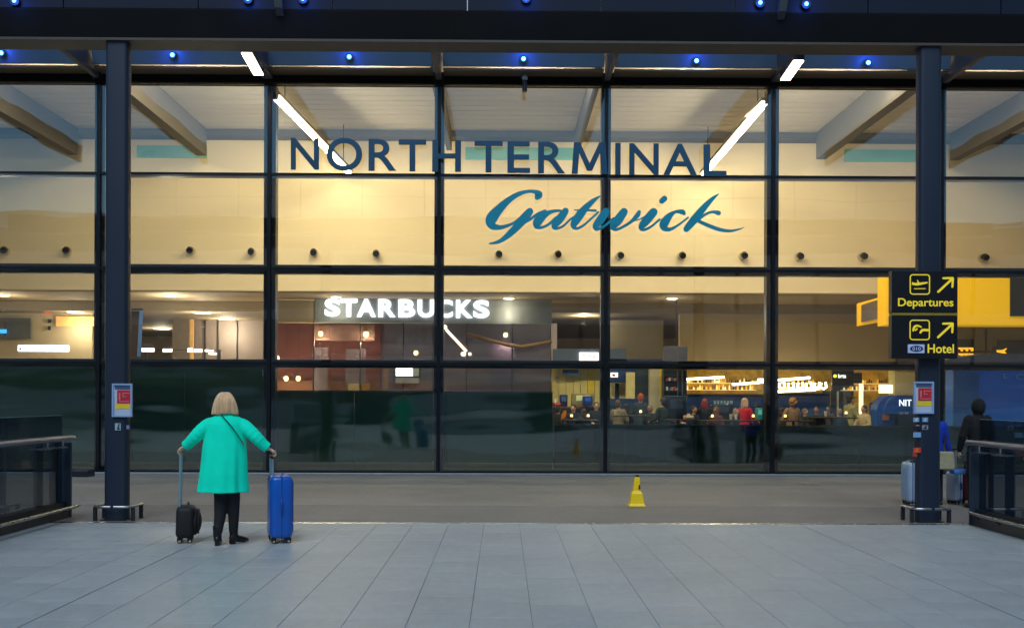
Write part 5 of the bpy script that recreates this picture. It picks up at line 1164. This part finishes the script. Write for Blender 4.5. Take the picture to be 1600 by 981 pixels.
# ---------------- the woman
def woman():
    foot = G(352, 851); base = Vector((foot.x, foot.y, 0))
    t = thing('person', 'woman seen from behind in a bright green coat pulling two suitcases', 'person', base)
    k = base.y / 1600                          # metres per photo pixel at her distance
    Mx = Matrix.Translation(base)
    px = lambda x: (x - 352) * k
    pz = lambda y: at(352, y, base.y).z
    skin = mat('skin_woman', (222, 176, 150), .5, 0, .06, 14)
    hl = Vector((px(283), .03, pz(704))); hr = Vector((px(424), .05, pz(707)))
    shL, shR = Vector((px(330), 0, pz(660))), Vector((px(375), 0, pz(661)))
    elL, elR = Vector((px(306), -.04, pz(683))), Vector((px(402), -.04, pz(684)))
    wL, wR = Vector((px(289), .0, pz(697))), Vector((px(418), .0, pz(700)))
    body = [rings([(0, 0, .80, .13, .10), (0, 0, .95, .15, .11), (0, 0, 1.1, .13, .09), (0, 0, 1.3, .15, .10), (0, 0, pz(652), .10, .07), (0, .01, pz(645), .05, .05), (0, .02, pz(636), .048, .05)])]
    hz = pz(629)
    body += [MB().ell((0, .02, hz), .073, .09, .10, 16, 12), MB().ell((0, .045, hz - .045), .054, .06, .06), MB().tube([(0, .11, hz + .01), (0, .13, hz - .015), (0, .11, hz - .025)], [.010, .013, .010], 8, round_ends=True)]
    for sx in (-1, 1): body += [MB().ell((sx*.076, .01, hz), .012, .02, .03, 8, 6), MB().ell((sx*.03, .10, hz + .018), .013, .008, .008, 8, 5)]
    body.append(MB().ell((0, .105, hz - .05), .025, .012, .009, 10, 5))
    for sh, el, wr in ((shL, elL, wL), (shR, elR, wR)): body.append(MB().tube([sh, el, wr], [.05, .042, .027], 10, round_ends=True))
    body += hand(wL, (hl - wL) + Vector((-.03, 0, 0)), Vector((.1, -.1, -1)), .95, 1.5, -1)
    body += hand(wR, (hr - wR) + Vector((.03, 0, 0)), Vector((-.1, -.1, -1)), .95, 1.5, 1)
    body += [MB().tube([(px(345), 0, .85), (px(345), .0, .50), (px(341), -.03, .10)], [.075, .055, .035], 12, round_ends=True),
             MB().tube([(px(362), 0, .85), (px(364), .03, .50), (px(362), .10, .10)], [.075, .055, .035], 12, round_ends=True)]
    for q in body: q.xf(Mx)
    remesh(body, .0075, 'body', skin, t, 2)
    # coat
    R_ = []
    def cr(y, x0, x1, d, fa, yo=0): R_.append((px((x0 + x1)/2), yo, pz(y), (x1 - x0)/2*k, d, fa))
    cr(768, 309, 387, .215, .035, .01); cr(760, 310, 386.5, .21, .033, .01); cr(740, 313, 385.5, .20, .028); cr(720, 315, 385, .185, .022); cr(700, 316.5, 384, .17, .015)
    cr(685, 318.5, 383.5, .155, .008); cr(672, 319.5, 384, .145, 0); cr(662, 319.5, 384.5, .135, 0); cr(656.5, 323.5, 381, .12, 0); cr(652, 330, 375, .10, 0); cr(647.5, 338, 366, .075, 0); cr(643, 342.5, 361.5, .06, 0)
    n = 96; out = []
    for i, (cx, cy, z, rx, ry, fa) in enumerate(R_):
        ring = []
        for j in range(n):
            th = 2*math.pi*j/n
            f = 1 + 1.9*fa*(math.cos(5*th + .6) + .6*math.cos(9*th + 1.9) + .35*math.cos(14*th + .3))*.75
            zz = z
            if i < 2: zz -= .035*max(0, math.cos(th - R(118)))**2 * (1 if i == 0 else .6)     # front hem hangs lower on one side
            ring.append((cx + rx*f*math.cos(th), cy + ry*f*math.sin(th), zz))
        out.append(ring)
    coat = [MB().loft(out)]
    for sx, sh, el, wr in ((-1, shL, elL, wL), (1, shR, elR, wR)):
        inner = Vector((sh.x - sx*.07, .0, sh.z - .03))
        top_ = sh + Vector((sx*.012, 0, -.025))
        sl = catmull([tuple(p_) for p_ in (inner, top_, sh.lerp(el, .5) + Vector((sx*.006, -.012, .0)), el, el.lerp(wr, .55) + Vector((0, .0, -.006)), el.lerp(wr, .97))], 7)
        sr = catmull([(v_,) for v_ in (.076, .081, .076, .069, .061, .058)], 7); nn = len(sl)
        rg = []
        for q_ in range(nn):
            amp = .045 * math.exp(-((q_ - nn*.58)/7)**2) + .03*math.exp(-((q_ - nn*.9)/4)**2)
            rg.append(sr[q_][0] * (1 + amp*math.sin(q_*1.9 + sx)))
        coat.append(MB().tube(sl, rg, 18))
    for q in coat: q.xf(Mx)
    gm = mat('coat_green', (6, 238, 200), .9, 0, .07, 5, .35, bscale=160, spec=.2)
    remesh(coat, .0075, 'coat', gm, t, 3)
    # collar at the nape, back seam, stitched hem, cuffs
    part('collar', MB().loft([[(px(352) + rr*math.cos(2*math.pi*j/20), .0 + rr*.95*math.sin(2*math.pi*j/20), zz) for j in range(20)] for rr, zz in ((.088, pz(647)), (.073, pz(641)), (.064, pz(641.5)), (.06, pz(646)))]).xf(Mx), gm, t, True)
    # trousers
    tr = [MB().tube([(px(345), 0, .74), (px(345.5), .0, .52), (px(344), -.015, .30), (px(341), -.03, .13)], [.092, .078, .062, .050], 14),
          MB().tube([(px(361), 0, .74), (px(363.5), .02, .52), (px(363), .05, .30), (px(361.5), .08, .14)], [.086, .074, .060, .050], 14)]
    for q in tr: q.xf(Mx)
    remesh(tr, .009, 'trousers', mat('trousers_black', (26, 26, 31), .8, 0, .2, 12, .3), t, 3)
    bm_ = mat('boot_black', (15, 16, 21), .3, 0, .2, 10)
    for (bx, by, ang) in ((px(341), -.03, 8), (px(362), .09, -38)):
        Mb = Mx @ Matrix.Translation((bx, by, 0)) @ Matrix.Rotation(R(ang), 4, 'Z')
        bt = [MB().tube([(0, 0, .22), (0, -.005, .12), (0, .01, .075)], [.052, .047, .044], 14), MB().tube([(0, -.02, .07), (0, .06, .052), (0, .13, .036), (0, .18, .03)], [.040, .040, .036, .022], 12, round_ends=True)]
        for q in bt: q.xf(Mb)
        b_ = remesh(bt, .008, 'boot', bm_, t, 2)
        part('heel', MB().loft([[(-.022, -.045, z), (.022, -.045, z), (.022, .005, z), (-.022, .005, z)] for z in (0, .05)]).xf(Mb), black_m, b_)
    # hair: smooth bob, parted over the raised collar
    prof = [(612.6, 348, 355, .03), (614, 344, 358.5, .055), (617, 340.5, 361.5, .078), (621, 337.8, 364.3, .094), (627, 335.3, 367, .104), (633, 333.6, 369, .104), (639, 332.3, 370.6, .098), (643, 331.4, 371.4, .094), (646.5, 331.2, 371.4, .09)]
    def hp(i, th, grow=0):
        y, x0, x1, d = prof[i]; cx, rx = px((x0 + x1)/2), (x1 - x0)/2*k + grow
        x = cx + rx*math.cos(th); yy = -.012 + (d + grow)*math.sin(th); z = pz(y)
        if i >= 6 and math.sin(th) < 0: z += (.042 if i == 8 else .02 if i == 7 else .008) * math.exp(-((x - px(360.5))/.026)**2)
        elif math.sin(th) > .35 and i >= 5: yy = min(yy, .035)
        return (x, yy, z)
    hs = [MB().loft([[hp(i, 2*math.pi*j/40) for j in range(40)] for i in range(len(prof))])]
    for q in hs: q.xf(Mx)
    hmt = mat('hair_blonde', (228, 188, 146), .45, 0, .26, 45, .6, stretch=(1, 1, .08), bscale=110)
    h = remesh(hs, .0065, 'hair', hmt, t, 3)
    lk = MB()
    for j in range(70):
        th = math.pi + math.pi*(j + .5)/70 + random.uniform(-.02, .02)
        g = random.uniform(-.003, .0015); w_ = random.uniform(-.05, .05)
        pts = [hp(i, th + w_*i/8, g) for i in range(0, 9)]
        e = Vector(pts[-1]); pts[-1] = (e.x, e.y, e.z - random.uniform(-.006, .012))
        lk.tube(catmull(pts, 2), [.002] + [.0052]*(len(pts)*2 - 3) + [.0015], 5)
    lk.xf(Mx); o = part('lock', lk, hmt, h, True); o['kind'] = 'stuff'
    # strap over the back
    st = [(px(347.5), -.082, pz(645.8)), (px(352), -.118, pz(650)), (px(360), -.142, pz(658)), (px(368), -.152, pz(667)), (px(375), -.150, pz(677)), (px(380), -.125, pz(686)), (px(382.5), -.085, pz(693))]
    st = catmull(st, 4)
    sm_ = mat('strap_green_black', (22, 60, 54), .5)
    part('bag_strap', MB().tube(st, .0105, 8, .5, up=(0, 1, 0)).xf(Mx), sm_, t, True)
    part('strap_buckle', MB().box(px(381.5) - .012, px(381.5) + .012, -.115, -.095, pz(692), pz(688)).xf(Mx), steel_m, t)
    return t
woman()
